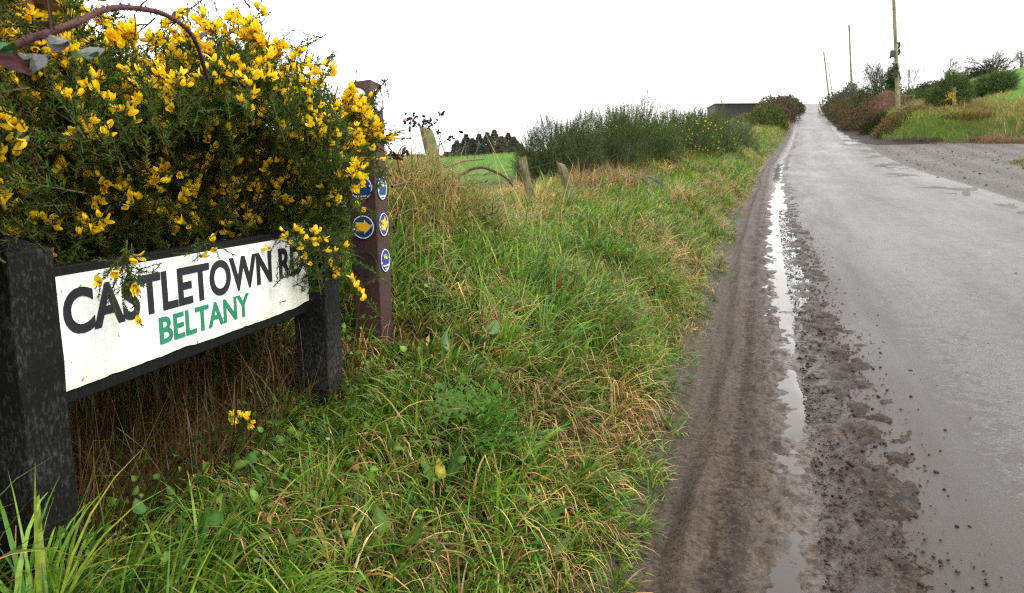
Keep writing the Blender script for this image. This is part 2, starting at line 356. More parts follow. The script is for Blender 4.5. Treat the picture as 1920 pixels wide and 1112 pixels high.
# ---- the road: one sheet following the hill
def strip(name, Ys, ls, zfun, material, xfun=None):
    YY, LL = np.meshgrid(Ys, ls, indexing='ij'); XX = E(YY) - LL; ZZ = zfun(XX, YY, LL)
    a, b_ = YY.shape; i = np.arange(a-1)[:, None]*b_ + np.arange(b_-1)[None]
    F = np.stack([i, i+1, i+b_+1, i+b_], -1).reshape(-1, 4)
    if ls[0] < ls[-1]: F = F[:, ::-1]
    o = npmesh(name, np.stack([XX, YY, ZZ], -1), F, material, None, None, True, np.stack([-LL, YY], -1).reshape(-1, 2))
    return tag(o, kind='structure')
def zroad(X, Y, L):
    return zr(Y) + .006 + .014*(fbm(L*1.1, Y*.45, 21)-.5) + .01*(fbm(L*4, Y*2, 23)-.5)*np.exp(-np.clip(Y, 0, 99)/14) - .012*np.exp(-((L+.62)/.22)**2)
strip('road', np.concatenate([np.arange(-6, 9, .06), np.arange(9, 40, .25), np.arange(40, 196, 1.0)]), np.concatenate([np.linspace(.05, -1.4, 34), np.linspace(-1.5, -RW, 30)]), zroad, M['road'])
# ---- the junction mouth and side road
def zside(X, Y, L): return zr(Y) + .022*np.clip(-L-6, 0, 40) - .012 + .05*(fbm(X*.6, Y*.6, 31)-.5) + .05*(fbm(X*.5+Y*.9, (Y-X*.5)*3.2, 33)-.5) + np.exp(-((-L-RW+.35)/.75)**2)*(.012 + .07*(fbm(X*1.8, Y*1.3, 36, 4)-.5))*(Y > 8)
strip('side_road', np.concatenate([np.arange(-4, 30, .5), np.arange(30, 62, .4)]), np.concatenate([np.linspace(-RW+1.5, -10, 60), np.linspace(-10.5, -34, 36)]), zside, M['gravel'])
# ---- mud along the left edge: thick by the verge, then broken clods in the lane; ruts run along it
def zmud(X, Y, L):
    r = -L + .07                                      # metres into the road
    wig = .07*(fbm(Y*.8, Y*0+3.3, 41)-.5) + .10*(fbm(Y*.25, Y*0+1.7, 42)-.5)
    rr = r + wig*1.2
    base = .030*sst(.62, .30, rr) + .04*sst(.12, -.1, rr)
    rut = -.016*np.exp(-((rr-.16)/.055)**2) - .012*np.exp(-((rr-.34)/.05)**2) + .012*np.exp(-((rr-.25)/.03)**2)
    tread = .004*np.sin(Y*2*PI/.03)*np.exp(-((rr-.335)/.03)**2)*(Y < 6)
    cl = fbm(L*13, Y*9, 44, 4); fine = fbm(L*45, Y*40, 45, 3)
    band = np.exp(-((rr-.86)/.2)**2)*.9 + np.exp(-((rr-.47)/.1)**2)*1.0
    wet_ = np.exp(-((rr-.50-.06*(fbm(Y*.6, Y*0, 46)-.5))/(.13+.05*np.exp(-((Y-8)/3)**2)))**2)
    fade = np.interp(Y, [0, 9, 16, 30], [1, 1, .55, .3])
    clod = (.05*np.clip(cl-.50+.11*(band-.5), 0, .3)*band*2 + .014*(fine-.5)*np.clip(band+sst(.6, .3, rr)*.6, 0, 1))*fade
    return zr(Y) + .0035 + base + rut*sst(.7, .4, rr) + tread + clod - .009*sst(.36, .46, rr)*sst(.8, .6, rr) + wet_*(.042*(fbm(L*9, Y*4.5, 49, 4)-.335-.095*sst(3.6, 6, Y)) + .022*(fbm(L*26, Y*22, 50, 2)-.5)) - .006*sst(.62, .8, rr) - .03*sst(1.15, 1.4, rr)
strip('mud_strip', np.concatenate([np.arange(.9, 5.5, .012), np.arange(5.5, 12, .035), np.arange(12, 40, .15), np.arange(40, 120, .8)]), np.linspace(.16, -1.42, 132), zmud, M['mud'])
# ---- rain water lying in the gutter between mud and lane
def zpud(X, Y, L): return zr(Y) + .0042 + 0*L - .02*sst(0, .10, -L - np.interp(Y, [0, 3.2, 5, 7, 10, 16], [.46, .50, .60, .74, .72, .64]) - .24*(fbm(Y*2.3, L*3, 57, 3)-.5)) - .02*sst(.36, .26, -L)
strip('puddle_water', np.concatenate([np.arange(.9, 14, .06), np.arange(14, 27, .3)]), np.linspace(-.28, -1.0, 26), zpud, M['water'])
def zpud2(X, Y, L): return zr(Y) + .009 + .006*(fbm(Y*.2, L*2, 48)-.5) - .02*sst(4.55, 4.75, -L) - .02*sst(3.9, 3.7, -L)
strip('wet_gutter', np.arange(44, 150, .5), np.linspace(-3.6, -4.8, 14), zpud2, M['sheen'])
# ---- churned mud along the far right edge and round the corner of the bank
def zmud2(X, Y, L):
    d = dbank(X, Y); wob = .8*(fbm(X*.5, Y*.5, 52)-.5)
    return zr(Y) + .02 + .16*sst(-1.5, .2, d+wob)*fbm(X*1.7, Y*1.7, 51) + .10*(fbm(X*3.1, Y*3.1, 55)-.5)*sst(-1.8, -.5, d+wob) - .06*sst(-.9, -2.0, d+wob) + .25*sst(.0, .5, d)
strip('mud_edge', np.concatenate([np.arange(41, 66, .25), np.arange(66, 140, .6)]), np.linspace(-4.1, -12.5, 80), zmud2, M['mud_dark'])
# clods and grit flung over the wet lane
def lump_proto(seed, sub=1):
    import bmesh
    bm = bmesh.new(); bmesh.ops.create_icosphere(bm, subdivisions=sub, radius=1.0); r = np.random.default_rng(seed)
    V = np.array([v.co[:] for v in bm.verts]); F = np.array([[v.index for v in f.verts] for f in bm.faces]); bm.free()
    V *= (1 + .45*(r.random((len(V), 1))-.5)); V[:, 2] *= .55
    return V, F
S = Soup()
for k in range(6):
    n = 1500; V, F = lump_proto(60+k)
    Yc = .9 + rng.random(n)**2.0*11; r_ = np.where(rng.random(n) < .965, .58 + np.abs(rng.normal(0, .20, n)), rng.uniform(.1, 4.6, n))
    X = E(Yc) + r_; s = rng.lognormal(math.log(.0031), .55, n)*(1+.03*Yc)*np.where(r_ > 1.5, .7, 1)
    s = np.clip(s, .0012, .011)
    V2, F2 = copies(V, F, np.stack([X, Yc, zr(Yc)+.006-s*.1], -1), rot_to(np.stack([rng.normal(0, .2, n), rng.normal(0, .2, n), np.ones(n)], -1), rng.random(n)*6), s)
    S.add(V2, F2, np.repeat(np.array([.045, .034, .028])*rng.uniform(.6, 1.2, (n, 1)), len(V), 0))
tag(S.obj('mud_clods', M['twig'], None, True), kind='stuff')
S = Soup()
for k in range(4):
    n = 500; V, F = lump_proto(80+k); Yc = 15 + 30*rng.random(n); X = E(Yc) + RW - .3 + rng.random(n)**.8*11; ok = dbank(X, Yc) < .4; X, Yc = X[ok], Yc[ok]; n = len(X); s = np.clip(rng.lognormal(math.log(.012), .6, n), .004, .05)
    V2, F2 = copies(V, F, np.stack([X, Yc, zside(X, Yc, E(Yc)-X)+.02], -1), rot_to(np.stack([rng.normal(0, .2, n), rng.normal(0, .2, n), np.ones(n)], -1), rng.random(n)*6), s)
    S.add(V2, F2, np.repeat(np.array([.075, .064, .056])*rng.uniform(.5, 1.8, (n, 1)), len(V), 0))
tag(S.obj('loose_gravel', M['twig'], None, True), kind='stuff')
# ================================================================== the street name sign
TL, BL, TR, BR = P(108, 525, 1.39), P(133, 738, 1.39), P(580, 437, 2.37), P(583, 566, 2.37)
SA = np.array([BR[0]-BL[0], BR[1]-BL[1]]); SL = float(np.linalg.norm(SA)); SA /= SL
SRZ = math.atan2(SA[1], SA[0])
Zb0, Zb1, Zt0, Zt1 = BL[2], BR[2], TL[2], TR[2]
print('SIGN', SL, Zb0, Zb1, Zt0, Zt1)
gsz = float(gz(BL[0], BL[1]))
sign = tag(empty('street_sign', (BL[0], BL[1], gsz), SRZ), 'white street nameplate on two weathered black posts beneath the flowering gorse', 'sign')
hb = (Zb0+Zb1)/2 - gsz; ht = (Zt0+Zt1)/2 - gsz; SH = ht - hb
def box(x0, x1, y0, y1, z0, z1):
    V = np.array([[x, y, z] for x in (x0, x1) for y in (y0, y1) for z in (z0, z1)], float)
    return V, np.array([[0, 1, 3, 2], [4, 6, 7, 5], [0, 4, 5, 1], [2, 3, 7, 6], [0, 2, 6, 4], [1, 5, 7, 3]])
def bevel(o, wd, seg=2):
    m_ = o.modifiers.new('soften', 'BEVEL'); m_.width = wd; m_.segments = seg; m_.limit_method = 'ANGLE'; return o
# posts with a low pyramid cap; local -y faces the road
def sign_post(x0, x1, y0, y1, ztop, name='post'):
    S = Soup(); zs = np.linspace(-.25, ztop-.028, 14); n = len(zs); V = []
    for k, z in enumerate(zs):
        for (x, y) in ((x0, y0), (x1, y0), (x1, y1), (x0, y1)): V.append((x+.0015*math.sin(z*23+x*90), y+.0015*math.sin(z*31+y*70), z))
    V.append(((x0+x1)/2, (y0+y1)/2, ztop)); F = []
    for k in range(n-1):
        for j in range(4): F.append((k*4+j, k*4+(j+1) % 4, k*4+4+(j+1) % 4, k*4+4+j))
    T = [((n-1)*4+j, (n-1)*4+(j+1) % 4, n*4) for j in range(4)]
    o = npmesh(name, V, [np.array(F), np.array(T)], M['black_wood'], sign); bevel(o, .004, 2); return o
sign_post(-.143, -.043, -.034, .066, ht+.088)
sign_post(SL+.004, SL+.112, -.05, .062, ht+.03)
V, F = box(-.046, SL+.006, .010, .040, hb-.028, ht+.018)
bb = npmesh('backing_board', V, F, M['black_board'], sign); bevel(bb, .003)
# white face: ragged chipped lower edge
n = 160; xs = np.linspace(-.045, SL, n); rag = .0035*(fbm(xs*40, xs*0, 61, 3)-.5) + .012*np.clip(fbm(xs*9, xs*0+4, 62, 3)-.55, 0, 1)
rag = rag + .010*sst(SL-.12, SL, xs)
front = np.concatenate([np.stack([xs, np.full(n, .006), hb+rag], -1), np.stack([xs, np.full(n, .006), np.full(n, ht)], -1)])
back = front + np.array([0, .006, 0]); k = np.arange(n-1)
F = np.concatenate([np.stack([k, k+1, n+k+1, n+k], -1), np.stack([k+1, k, k+2*n, k+2*n+1], -1), np.stack([n+k, n+k+1, k+3*n+1, k+3*n], -1), [[0, n, 3*n, 2*n], [n-1, 3*n-1, 4*n-1, 2*n-1]]])
plate = npmesh('plate', np.concatenate([front, back]) - np.array([0, 0, hb]), F, M['sign_white'], sign); plate.location = (0, 0, hb)
def lettering(txt, x0, x1, z0, cap, material, parent, y, name='lettering', bold=.012, spacing=1.0):
    cu = bpy.data.curves.new(name, 'FONT'); cu.body = txt; cu.size = 1; cu.offset = bold; cu.extrude = .004; cu.space_character = spacing
    cu.resolution_u = 6
    to = bpy.data.objects.new(name, cu); COL.objects.link(to); bpy.context.view_layer.update()
    me = bpy.data.meshes.new_from_object(to.evaluated_get(bpy.context.evaluated_depsgraph_get()))
    bpy.data.objects.remove(to); bpy.data.curves.remove(cu)
    co = np.array([v.co[:] for v in me.vertices]); mn, mx_ = co.min(0), co.max(0)
    cz = (co[:, 1]-mn[1])/(mx_[1]-mn[1])*cap + z0; cx = (co[:, 0]-mn[0])/(mx_[0]-mn[0])*(x1-x0)+x0; cy = y - (co[:, 2]-mn[2])/.008*.0014
    me.vertices.foreach_set('co', np.stack([cx, cy, cz], -1).ravel()); me.update()
    me.materials.clear(); me.materials.append(material)
    o = bpy.data.objects.new(name, me); COL.objects.link(o); o.parent = parent; return o
# positions along the face recovered from the photograph's perspective
def along(u):
    r_ = (u-960)/(FPX)
    # solve (BL + s*SA).x / depth = r_ ; depth = y*cp - (z-CAMZ)*sp at mid height
    zc = (Zb0+Zt0)/2 - CAMZ
    return (r_*(BL[1]*cp - zc*sp) - BL[0])/(SA[0] - r_*SA[1]*cp)
sx = [float(along(u)) for u in (121, 572, 300, 469)]
print('LETTERS', sx)
lettering('CASTLETOWN RD', sx[0] + .008, min(sx[1], SL-.008), SH*.465, SH*.415, M['letter_black'], plate, .0056, bold=.03)
lettering('BELTANY', sx[2], sx[3], SH*.13, SH*.28, M['letter_green'], plate, .0056, bold=.022)

# ================================================================== the brown waymarker post
WY = 3.05; wb = P(706, 640, WY); WZ = float(gz(wb[0], wb[1]))
way = tag(empty('waymarker_post', (wb[0]-.006, wb[1], WZ), math.radians(-12.8)), 'square brown waymarker post with blue walking badges, beside the gorse', 'post')
way.rotation_euler = (0, math.radians(-1.1), math.radians(-12.8))
WH = .059
def hz(v): return float(P(700, v, WY)[2]) - WZ
ztop = hz(146); V = []; zs = [-.15, hz(600), hz(450), hz(300), hz(268), ztop-.075]
for z in zs: V += [(-WH, -WH, z), (WH, -WH, z), (WH, WH, z), (-WH, WH, z)]
V += [(-WH, -WH, ztop-.058), (WH*.93, -WH*.8, ztop-.012), (WH*.9, WH, ztop-.02), (-WH, WH, ztop-.05), (-.2*WH, -WH, ztop-.02), (-.1*WH, WH, ztop-.012)]
F = [(k*4+j, k*4+(j+1) % 4, k*4+4+(j+1) % 4, k*4+4+j) for k in range(5) for j in range(4)]
q = 20; Q4 = [(q+1, q+2, 26, 25), (q+3, q, 24, 27), (24, 28, 29, 27), (28, 25, 26, 29), (0, 3, 2, 1)]
Q3 = [(q, 28, 24), (q, q+1, 28), (q+1, 25, 28), (q+2, q+3, 29), (q+3, 27, 29), (q+2, 29, 26)]
body = npmesh('shaft', V, [np.array(F+Q4), np.array(Q3)], M['brown_post'], way); bevel(body, .004)
def face_xform(face, V):
    """V in (right, up, out) of a face -> post coordinates"""
    V = np.asarray(V, float)
    if face == 'l': return np.stack([V[:, 0], -WH - V[:, 2], V[:, 1]], -1)
    return np.stack([WH + V[:, 2], V[:, 0], V[:, 1]], -1)
def disc(r, z, out0, out1, n=40, cx=0.0):
    a = np.arange(n)*2*PI/n
    V = [np.stack([cx+r*np.cos(a), z+r*np.sin(a), np.full(n, o_)], -1) for o_ in (out0, out1)]
    k = np.arange(n); k1 = (k+1) % n
    F4 = np.stack([k, k1, n+k1, n+k], -1); V = np.vstack(V + [[[cx, z, out1]]])
    return V, F4, np.stack([n+k, n+k1, np.full(n, 2*n)], -1)
def ring(r0, r1, z, out, n=40):
    a = np.arange(n)*2*PI/n; k = np.arange(n); k1 = (k+1) % n
    V = np.vstack([np.stack([r*np.cos(a), z+r*np.sin(a), np.full(n, o_)], -1) for r, o_ in ((r0, out-.0015), (r0, out), (r1, out), (r1, out-.0015))])
    return V, np.concatenate([np.stack([j*n+k, j*n+k1, (j+1)*n+k1, (j+1)*n+k], -1) for j in range(3)])
def fleck(pts, wd, out):
    pts = np.asarray(pts, float); d = np.gradient(pts, axis=0); d /= np.linalg.norm(d, axis=1, keepdims=True); nrm = np.stack([-d[:, 1], d[:, 0]], -1)
    pr = wd*np.sin(np.linspace(.35, PI-.25, len(pts)))[:, None]
    V = np.vstack([np.c_[pts-nrm*pr, np.full(len(pts), out)], np.c_[pts+nrm*pr, np.full(len(pts), out)]]); k = np.arange(len(pts)-1); m_ = len(pts)
    return V, np.stack([k, k+1, m_+k+1, m_+k], -1)
def badge(face, v, material, kind, text=None, r=.0475):
    z = hz(v) - .0; V, F4, F3 = disc(r, z, -.002, .004)
    o = npmesh('badge', face_xform(face, V), [F4, F3], material, way)
    V, F_ = ring(r*.90, r*.965, z, .0052); npmesh('rim', face_xform(face, V), F_, M['white'], o)
    if kind == 'arrow':
        pts = np.array([(-.7, -.36), (.1, -.36), (.1, -.62), (.82, .02), (.12, .62), (.12, .42), (-.7, .42)])*r*.93
        if face == 'r': pts = np.array([(-.6, -.5), (.2, -.5), (.2, -.62), (.78, .05), (.2, .75), (.1, .45), (-.55, .4)])*r*.93
        V = np.vstack([np.c_[pts[:, 0], z+pts[:, 1], np.full(7, .0058)], np.c_[pts[:, 0], z+pts[:, 1], np.full(7, .0038)]])
        me = bpy.data.meshes.new('arrow'); sides = [(i, i+7, (i+1) % 7+7, (i+1) % 7) for i in range(7)]
        me.from_pydata([tuple(p) for p in face_xform(face, V)], [], [tuple(range(7))] + sides); me.materials.append(M['yellow'])
        a_ = bpy.data.objects.new('arrow', me); COL.objects.link(a_); a_.parent = o
    else:
        S = Soup()
        for k in range(7):
            a0 = 2.5 - k*.36; t = np.linspace(0, 1, 7); rr_ = r*(.12 + .58*t)
            an = a0 - .55*t; pts = np.stack([-.12*r + rr_*np.cos(an)*(.9), z + .12*r + rr_*np.sin(an)*.7*np.where(k < 4, 1, .9)], -1)
            V, F_ = fleck(pts, r*.045, .0054); S.add(face_xform(face, V), F_)
        S.obj('emblem', M['cream'], o)
        if text:
            for row, tx in enumerate(text):
                wd = min(r*1.15, r*.17*len(tx)); zz = z - r*(.52 + .27*row) if len(text) > 1 else z - r*.74
                cap = r*.2 if len(text) > 1 else r*.15
                lo = lettering(tx, -wd/2, wd/2, zz-cap*.2, cap, M['white'], o, -.0058, bold=.02)
                me = lo.data; co = np.array([v_.co[:] for v_ in me.vertices])   # x right, -y out, z up
                W = face_xform(face, np.stack([co[:, 0], co[:, 2], -co[:, 1]], -1)); me.vertices.foreach_set('co', W.ravel()); me.update()
    for sx_ in (-.78, .78):
        V, F4, F3 = disc(r*.07, z+.01*sx_, .003, .0064, 8, sx_*r); npmesh('rivet', face_xform(face, V), [F4, F3], M['white'], o)
    return o
badge('l', 352, M['blue'], 'leaf', ['ULSTER WAY']); badge('r', 353, M['blue'], 'leaf', ['ULSTER WAY'])
badge('l', 424, M['blue'], 'arrow'); badge('r', 421, M['blue'], 'arrow')
badge('r', 488, M['violet'], 'leaf', ['Moray Ball', 'Way'])
V, F4, F3 = disc(.047, hz(492), -.001, .0012); rc = npmesh('empty_badge_shade', face_xform('l', V), [F4, F3], M['recess_shade'], way)  # dark disc, its colour standing in for shade in a shallow hollow
V, F_ = ring(.045, .0495, hz(492), .0025); npmesh('rim', face_xform('l', V), F_, M['brown_post'], rc)
for f_ in 'lr':
    V, F4, F3 = disc(.045, hz(188), -.002, .003); pb = npmesh('pale_badge', face_xform(f_, V), [F4, F3], M['white'], way)
    V, F_ = ring(.043, .0485, hz(188), .0042); npmesh('rim', face_xform(f_, V), F_, M['black_metal'], pb)
z0, z1 = hz(267), hz(257)
for (zz0, zz1, nm) in ((z0, z1, 'yellow_band'), (hz(301), hz(295), 'yellow_band')):
    V, F = box(-WH-.0015, WH+.0015, -WH-.0015, WH+.0015, zz0, zz1); npmesh(nm, V, F[:4], M['yellow'], way)
# ================================================================== the flowering gorse in front
def spine_spray(r, L, nside, step=.0017, sl=(.010, .019), stemr=.0017, wd=.0029):
    """one gorse spray along +z: spiny main shoot with spiny side shoots; returns verts, tris, colours, bloom seats"""
    V = []; F = []; C = []; seats = []
    def shoot(p0, d, ln, rad, dens, lead):
        k = max(4, int(ln/.02)); bend = r.normal(0, .22, 3); pts = [np.array(p0)]; dd = np.array(d, float)
        for _ in range(k):
            dd = dd + bend*.14 + r.normal(0, .05, 3); dd /= np.linalg.norm(dd); pts.append(pts[-1] + dd*ln/k)
        pts = np.array(pts); tv, tf = tube(pts, np.linspace(rad, rad*.45, k+1), 3)
        n0 = sum(len(x) for x in V); V.append(tv); F.append(np.concatenate([tf[:, [0, 1, 2]], tf[:, [0, 2, 3]]]) + n0)
        C.append(np.broadcast_to([.075, .06, .03], tv.shape))
        m = int(ln/step*dens); t = r.random(m)**.85*.98 + .02; ii = np.minimum((t*k).astype(int), k-1); fr = (t*k-ii)[:, None]
        base = pts[ii]*(1-fr) + pts[ii+1]*fr; ax = pts[ii+1]-pts[ii]; x, y, z = frame(ax); a = r.random(m)*2*PI
        op = r.uniform(.55, 1.2, m)*(1-.45*(t > .9)); dr = (x*np.cos(a)[:, None] + y*np.sin(a)[:, None])*np.sin(op)[:, None] + z*np.cos(op)[:, None]
        sx_ = np.cross(dr, r.normal(0, 1, (m, 3))); sx_ /= np.linalg.norm(sx_, axis=1, keepdims=True)
        ll = r.uniform(*sl, m)*(1-.35*t); ww = wd*r.uniform(.7, 1.2, m)
        tri = np.stack([base - sx_*ww[:, None]*.5, base + sx_*ww[:, None]*.5, base + dr*ll[:, None]], 1).reshape(-1, 3)
        n0 = sum(len(x) for x in V); V.append(tri); F.append(np.arange(m*3).reshape(-1, 3) + n0)
        g = r.uniform(.75, 1.3, (m, 1, 1))*np.array([.042, .078, .011]); g = np.repeat(g, 3, 1); g[:, 2] = g[:, 2]*1.35 + np.array([.02, .018, .004]); C.append(g.reshape(-1, 3))
        return pts
    main = shoot((0, 0, 0), (0, 0, 1), L, stemr, 1, True)
    for _ in range(nside):
        t = r.uniform(.12, .88); q = main[int(t*(len(main)-1))]; a = r.random()*2*PI; o_ = r.uniform(.5, 1.0)
        d = np.array([math.cos(a)*math.sin(o_), math.sin(a)*math.sin(o_), math.cos(o_)]); shoot(q, d, r.uniform(.025, .075)*(1.15-t*.5), stemr*.7, .9, False)
    for t in np.linspace(.28, .93, 12):
        x = t*(len(main)-1); k = int(x); k = min(k, len(main)-2); seats.append(main[k] + (main[k+1]-main[k])*(x-k))
    return np.concatenate(V), np.concatenate(F), np.concatenate(C), np.array(seats)
pr = np.random.default_rng(11)
SPRAYS = [spine_spray(pr, L, ns) for L, ns in ((.15, 4), (.18, 6), (.21, 7), (.17, 8), (.24, 8), (.13, 3), (.2, 9))]
# pea flower along +z, standard petal up +y
def patch(fn, nu, nv, flip=False):
    u, v = np.meshgrid(np.linspace(-1, 1, nu), np.linspace(0, 1, nv), indexing='ij'); V = fn(u, v).reshape(-1, 3)
    i = (np.arange(nu-1)[:, None]*nv + np.arange(nv-1)[None]).reshape(-1); F = np.stack([i, i+1, i+nv+1, i+nv], -1)
    return V, F
def bloom(r, openness):
    Vs, Fs, Cs = [], [], []; n = 0
    Y0 = np.array([.92, .67, .012]); YO = np.array([.88, .48, .008]); G0 = np.array([.2, .19, .05])
    def put(V, F, C):
        nonlocal n
        Vs.append(V); Fs.append(F+n); Cs.append(C); n += len(V)
    j = lambda s_: r.normal(0, s_)
    a = .75*openness
    def std(u, v):
        wv = .0070*np.sin(PI*(.12+.80*v))*(1+.1*j(1)); x = u*wv; h = .016*v
        y = .0018 + h*np.sin(a+.35*v*openness) - .0032*u*u*np.sin(PI*np.clip(v+.1, 0, 1)); z = .004 + h*np.cos(a+.35*v*openness) + .002*u*u*v
        y = y - .0022*np.clip(v-.85, 0, 1)/.15*(np.abs(u) < .3)
        return np.stack([x, y, z], -1)
    V, F = patch(std, 7, 6); vv = np.tile(np.linspace(0, 1, 6), 7)[:, None]; put(V, F, YO*(1-np.clip(vv*2.2, 0, 1)) + Y0*np.clip(vv*2.2, 0, 1))
    for s_ in (-1, 1):
        tw = .25*openness + abs(j(.1))
        def wing(u, v):
            h = .0180*v; wv = .0042*np.sin(PI*(.15+.75*v)); x = s_*(.0012 + .004*np.sin(PI*v*.8)*(.6+.5*openness) + h*tw*.3); y = u*wv*.9 - .0012 + .001*v; z = .004 + h
            return np.stack([x + s_*.0012*u, y, z], -1)
        V, F = patch(wing, 4, 5); vv = np.tile(np.linspace(0, 1, 5), 4)[:, None]; put(V, F, (YO*.3+Y0*.7)*(1-vv) + Y0*1.03*vv)
    def keel(u, v):
        h = .0175*v; wv = .0028*np.sin(PI*(.2+.75*v)); return np.stack([wv*np.sin(u*1.5), -.0012 - wv*np.cos(u*1.5)*1.1, .004+h], -1)
    V, F = patch(keel, 5, 4); put(V, F, np.broadcast_to(YO*.5+Y0*.5, V.shape))
    def cal(u, v):
        wv = .0012 + .0028*np.sin(PI*(.1+.55*v)); aa = u*PI; return np.stack([wv*np.cos(aa)*.9, wv*np.sin(aa), -.002+.0095*v], -1)
    V, F = patch(cal, 8, 3); put(V, F, np.broadcast_to(G0, V.shape))
    return np.concatenate(Vs), np.concatenate(Fs), np.concatenate(Cs)
BLOOMS = [bloom(pr, o_) for o_ in (1.1, .9, .6, .3, .12, 1.0)]
# the outline of the bush as seen from the verge, and its depth
OUT = np.array([(-420, -260), (60, -200), (105, 5), (140, 55), (200, 75), (255, 80), (330, 62), (385, 60), (420, 40), (455, 45), (500, 85), (545, 95), (600, 130), (640, 165), (690, 190),
                (712, 225), (712, 250), (668, 280), (650, 320), (640, 380), (640, 440), (618, 478), (560, 462), (500, 452), (440, 448), (380, 455), (330, 466), (210, 484), (105, 478), (20, 462), (-420, 480)], float)
def inside(u, v, poly):
    c = np.zeros(np.shape(u), bool); j = len(poly)-1
    for i in range(len(poly)):
        xi, yi = poly[i]; xj, yj = poly[j]
        c ^= ((yi > v) != (yj > v)) & (u < (xj-xi)*(v-yi)/(yj-yi+1e-12)+xi); j = i
    return c
def bdepth(u, v):
    """depth of the bush face; lumpy"""
    d = 1.50 + (np.clip(u, -300, 760)-50)*.00165 - .10*sst(280, 60, v)*sst(500, 100, u)
    return d + .34*(fbm(u/120., v/120., 71, 2)-.5) + .10*sst(330, 470, v)
r = np.random.default_rng(21)
gp = P(330, 640, 2.25); gbase = (gp[0], gp[1], float(gz(gp[0], gp[1])))
gorse = tag(empty('gorse_bush', gbase), 'big flowering gorse bush crowded with yellow blossom behind the street nameplate', 'bush'); GB = np.array(gbase)
sets = {'green': Soup()}; flowers = []          # flowers: pos, dir, up, scale, kind
def lay(tips, dirs, tint, bloomp, which=None, scale=None, few=False):
    n = len(tips); wch = r.integers(0, len(SPRAYS), n) if which is None else which; sc_ = r.uniform(.8, 1.15, n) if scale is None else scale
    R = rot_to(dirs, r.random(n)*2*PI)
    for k, (V, F, C, seats) in enumerate(SPRAYS):
        m_ = np.where(wch == k)[0]
        if not len(m_): continue
        Ltip = V[:, 2].max(); pos = tips[m_] - dirs[m_]/np.linalg.norm(dirs[m_], axis=1, keepdims=True)*(Ltip*sc_[m_])[:, None]
        W, Fc = copies(V, F, pos, R[m_], sc_[m_]); tn = np.asarray(tint)[m_] if np.ndim(tint) == 2 else np.broadcast_to(tint, (len(m_), 3))
        Cc = (C[None]*tn[:, None]*r.uniform(.8, 1.2, (len(m_), 1, 1))).reshape(-1, 3); sets['green'].add(W - GB, Fc, Cc)
        for q, i_ in enumerate(m_):
            if r.random() > bloomp[i_]: continue
            ss = np.sort(r.choice(12, min(12, r.integers(3, 8)), replace=False))
            lo = r.integers(0, 5); ss = np.arange(lo, min(12, lo + r.integers(3, 7)))
            if few: ss = np.sort(r.choice(12, r.integers(1, 3), replace=False))
            for s_ in ss:
                p = R[i_] @ (seats[s_]*sc_[i_]) + pos[q]; dv = dirs[i_]/np.linalg.norm(dirs[i_]); rad = r.normal(0, 1, 3); rad -= dv*np.dot(rad, dv); rad /= np.linalg.norm(rad)
                cv = np.array([0, 0, CAMZ]) - p; cv /= np.linalg.norm(cv); rad = rad + cv*.55
                fd = dv*.55 + rad*.8; fd /= np.linalg.norm(fd)
                for _ in range(1 if few or r.random() < .5 else 2):
                    fd2 = fd + r.normal(0, .3, 3); flowers.append((p + fd2*.008 + cv*r.uniform(.004, .040), fd2/np.linalg.norm(fd2), r.uniform(.86, 1.16), r.choice([0, 1, 2, 2, 3, 4, 5])))
def sample(n, dlo, dhi, shrink):
    cen = np.array([200., 220.]); us, vs = [], []
    while len(us) < n:
        u = r.uniform(-420, 720, 4000); v = r.uniform(-260, 485, 4000)
        m_ = inside(cen[0]+(u-cen[0])/shrink, cen[1]+(v-cen[1])/shrink, OUT)
        us += list(u[m_]); vs += list(v[m_])
    u = np.array(us[:n]); v = np.array(vs[:n]); D = bdepth(u, v) + r.uniform(dlo, dhi, n)
    pts = P(u, v, D); cc = P(u*0+260, v*0+330, D*0+2.35)
    rad = (pts-cc); rad /= np.linalg.norm(rad, axis=1, keepdims=True)
    toc = np.array([0, 0, CAMZ]) - pts; toc /= np.linalg.norm(toc, axis=1, keepdims=True)
    return u, v, pts, rad, toc
# face of the bush
n = 1750; u, v, pts, rad, toc = sample(n, -.02, .10, 1.0)
dirs = rad*.55 + toc*.35 + np.array([0, 0, .55]) + r.normal(0, .42, (n, 3))
dirs[:, 2] -= .5*sst(380, 470, v)
patchy = fbm(u/70., v/70., 73, 3)
bp = np.clip(.58 + 2.6*(patchy-.46) + .25*sst(200, 60, v) + .38*sst(240, 140, u)*sst(120, 190, v)*sst(430, 380, v) + .3*sst(520, 640, u)*sst(340, 250, v), 0.02, .95)*(1-.6*sst(350, 450, v))
br = sst(.5, .66, fbm(u/90., v/60., 77, 2) + .10*sst(330, 460, v))[:, None]
tint = np.array([1., 1., 1.])*(1-br*.45) + np.array([1.2, .62, .55])*br*.45
lay(pts, dirs, tint, bp)
# heavy blossoming sprays standing out on the left of the bush
n = 46; u = r.uniform(10, 205, n); v = r.uniform(185, 410, n); ok = fbm(u/45., v/45., 79, 2) > .46; u, v = u[ok], v[ok]; n = len(u); pts = P(u, v, bdepth(u, v) - r.uniform(.02, .10, n)); toc = np.array([0, 0, CAMZ]) - pts
lay(pts, toc/np.linalg.norm(toc, axis=1, keepdims=True)*.45 + np.array([.1, 0, .55]) + r.normal(0, .35, (n, 3)), np.array([1., 1., 1.]), np.full(n, .95))
